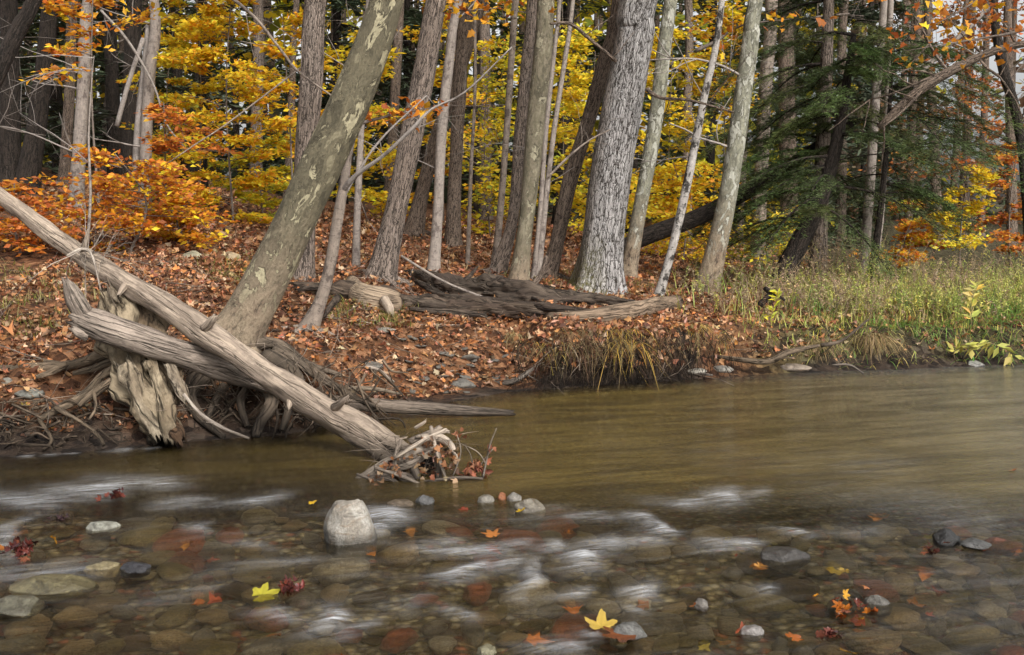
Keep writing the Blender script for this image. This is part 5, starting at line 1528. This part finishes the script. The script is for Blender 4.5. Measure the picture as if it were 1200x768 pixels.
tag(m.build('meadow_grass', M['grass']), 'mixed green and straw grass covering the right bank', None, None, 'stuff')
m, ml = MB(), MB()
cs_, ds_, ccs, szs = [], [], [], []
for k in range(2600):
    Y0 = random.uniform(10.3, 15.5)
    px = random.uniform(760, 1260)
    if random.random() > min(1, max(0, (px - 785) / 200)):
        continue
    x = (px - 600) / FPX * Y0
    s_ = Y0 - float(Yb(x))
    if s_ < .45 + .9 * random.random() + max(0, (1000 - px) / 220):
        continue
    hh_ = (random.uniform(.14, .34) + .40 * min(1, s_ / 3.2) * random.random()) * (.75 + .5 * (vn(x * .9, Y0 * .9, 6.0) > 0))
    if px < 880:
        hh_ *= .7
    p = np.array([x, Y0, float(Z(x, Y0))])
    tip = p + [random.gauss(0, .26) * hh_ * 1.5, random.gauss(0, .1), hh_]
    md = (p + tip) / 2 + [0, 0, .05]
    brown = vn(x * 1.1, Y0 * 1.1, 3.0) + .5 * random.gauss(0, 1) > .1
    tube(m, [p, md, tip], [.004, .003, .0015], 3, 2, col=np.array((.9, .8, .55) if brown else (.6, .75, .3)) * random.uniform(.5, 1.1))
    nl_ = random.randint(14, 30)
    u_ = rng.uniform(.2, 1, (nl_, 1))
    cs_.append(p * (1 - u_) + tip * u_ + np.array([0, 0, .05]) * (u_ * (1 - u_) * 4))
    ds_.append(np.concatenate([rng.standard_normal((nl_, 2)), .2 + .5 * rng.standard_normal((nl_, 1))], 1))
    ccs.append(pick([(.36, .26, .17), (.46, .34, .21), (.28, .20, .13)] if brown else MEAD[:4] + [(.46, .45, .13), (.36, .40, .12)], 1, .16).repeat(nl_, 0) * rng.uniform(.95, 1.25, (nl_, 1)))
    szs.append(rng.uniform(.02, .06, nl_) * (1.1 - .5 * u_[:, 0]))
leaves(ml, np.concatenate(cs_), np.concatenate(ds_), upn(sum(len(a) for a in cs_), .7), np.concatenate(szs), np.concatenate(ccs), .3)
tag(m.build('weed_stems', M['stick']), 'thin stems of tall autumn weeds in the right meadow', None, None, 'stuff')
tag(ml.build('weed_foliage', M['grass']), 'yellow green foliage of tall autumn weeds in the right meadow', None, None, 'stuff')
# sparse seedlings on left slope
m = MB()
cs_ = []
for k in range(160):
    px, py = random.choice([(random.uniform(0, 130), random.uniform(300, 400)), (random.uniform(240, 330), random.uniform(300, 340)), (random.uniform(380, 480), random.uniform(350, 385)), (random.uniform(640, 800), random.uniform(335, 352)), (random.uniform(560, 720), random.uniform(315, 345))])
    p = G(px, py)
    cs_.append(p + rng.standard_normal((16, 3)) * [.06, .05, .01])
c_ = np.concatenate(cs_)
n = len(c_)
blades(m, c_, np.stack([.4 * rng.standard_normal(n), .4 * rng.standard_normal(n), np.ones(n)], 1), rng.uniform(.05, .18, n), .007, pick([(.22, .22, .05), (.30, .24, .10), (.16, .17, .04)], n), .4, 3)
tag(m.build('sparse_grass', M['grass']), 'thin scattered grass among the fallen leaves', None, None, 'stuff')


def frond(label, pts, Y, pal_, n, size, name='fern_plant'):
    p = [P(a, b, Y) for a, b in pts]
    g0 = p[0]
    root = thing(name, label, 'plant', g0)
    ms, ml = MB(), MB()
    tube(ms, p, np.linspace(.004, .0015, len(p)), 4, 4, col=(.9, .8, .5))
    pp = catmull(p, 12)
    i = rng.integers(len(pp) // 4, len(pp) - 1, n)
    dd = unit(pp[np.minimum(i + 1, len(pp) - 1)] - pp[i])
    sd = np.where((np.arange(n) % 2)[:, None] == 0, 1, -1) * np.array([.75, 0, .25])
    leaves(ml, pp[i], dd * .6 + sd + rng.standard_normal((n, 3)) * .2, upn(n, .5) + np.array([0, -.6, 0]), size * rng.uniform(.7, 1.3, n), pick(pal_, n), .35)
    ms.build('stem', M['stick'], root)
    ml.build('foliage', M['grass'], root)


LIME = [(.46, .44, .10), (.52, .46, .13), (.40, .40, .09)]
frond('pale lime leafy plant arching over the water at the right edge', [(1128, 422), (1140, 408), (1160, 402), (1195, 420)], 10.35, LIME, 26, .13, 'leafy_plant')
frond('pale yellow upright fern frond in the right meadow', [(1140, 395), (1138, 370), (1140, 350), (1146, 335)], 11.0, LIME + YG, 24, .11)
frond('small lime plant leaning over the right bank beside the arching one', [(1120, 424), (1118, 412), (1128, 404), (1142, 408)], 10.3, LIME, 14, .10, 'leafy_plant')
frond('yellow green weed standing behind the crooked bank branch', [(900, 398), (902, 378), (908, 355), (912, 340)], 10.9, GRNY, 40, .07, 'leafy_plant')

# ------------------------------------------------------------------ light, sky, camera
SUN_EL, SUN_AZ = 37, 150   # azimuth measured clockwise from +Y: light from behind the camera, right
w = bpy.data.worlds.new('World')
scn.world = w
w.use_nodes = True
nt = w.node_tree
nt.nodes.clear()
sky = nt.nodes.new('ShaderNodeTexSky')
sky.sky_type = 'NISHITA'
sky.sun_disc = False
sky.sun_elevation = R_(SUN_EL)
sky.sun_rotation = R_(SUN_AZ)
sky.air_density = 1.0
sky.dust_density = 4.0
sky.ozone_density = 1.0
hs = nt.nodes.new('ShaderNodeHueSaturation')
hs.inputs['Saturation'].default_value = .12
hs.inputs['Value'].default_value = 1.38
bg = nt.nodes.new('ShaderNodeBackground')
bg.inputs['Strength'].default_value = .15
ou = nt.nodes.new('ShaderNodeOutputWorld')
nt.links.new(sky.outputs[0], hs.inputs['Color'])
nt.links.new(hs.outputs[0], bg.inputs[0])
nt.links.new(bg.outputs[0], ou.inputs[0])
sd = bpy.data.lights.new('sun', 'SUN')
sd.energy = 3.4
sd.angle = R_(18)
sd.color = (1, .95, .88)
so = bpy.data.objects.new('sun', sd)
C.objects.link(so)
so.rotation_euler = (R_(90 - SUN_EL), 0, R_(-SUN_AZ + 180))

cd = bpy.data.cameras.new('camera')
cam = bpy.data.objects.new('camera', cd)
C.objects.link(cam)
cam.location = (0, 0, CAM_H)
cam.rotation_euler = (math.pi / 2 - PITCH, 0, 0)
cd.sensor_width = 36
cd.lens = 36 * FPX / 1200
cd.clip_end = 500
scn.camera = cam
scn.view_settings.view_transform = 'Standard'
scn.view_settings.look = 'None'
scn.view_settings.exposure = 0
scn.view_settings.gamma = 1
scn.render.engine = 'CYCLES'
cy = scn.cycles
cy.use_denoising = True
cy.max_bounces = 5
cy.caustics_reflective = False
cy.use_adaptive_sampling = True
cy.adaptive_threshold = .035
cy.diffuse_bounces = 2
cy.glossy_bounces = 2
cy.transmission_bounces = 3
cy.transparent_max_bounces = 6
cy.sample_clamp_indirect = 4
for o in bpy.data.objects:
    if '_o' in o:
        del o['_o']
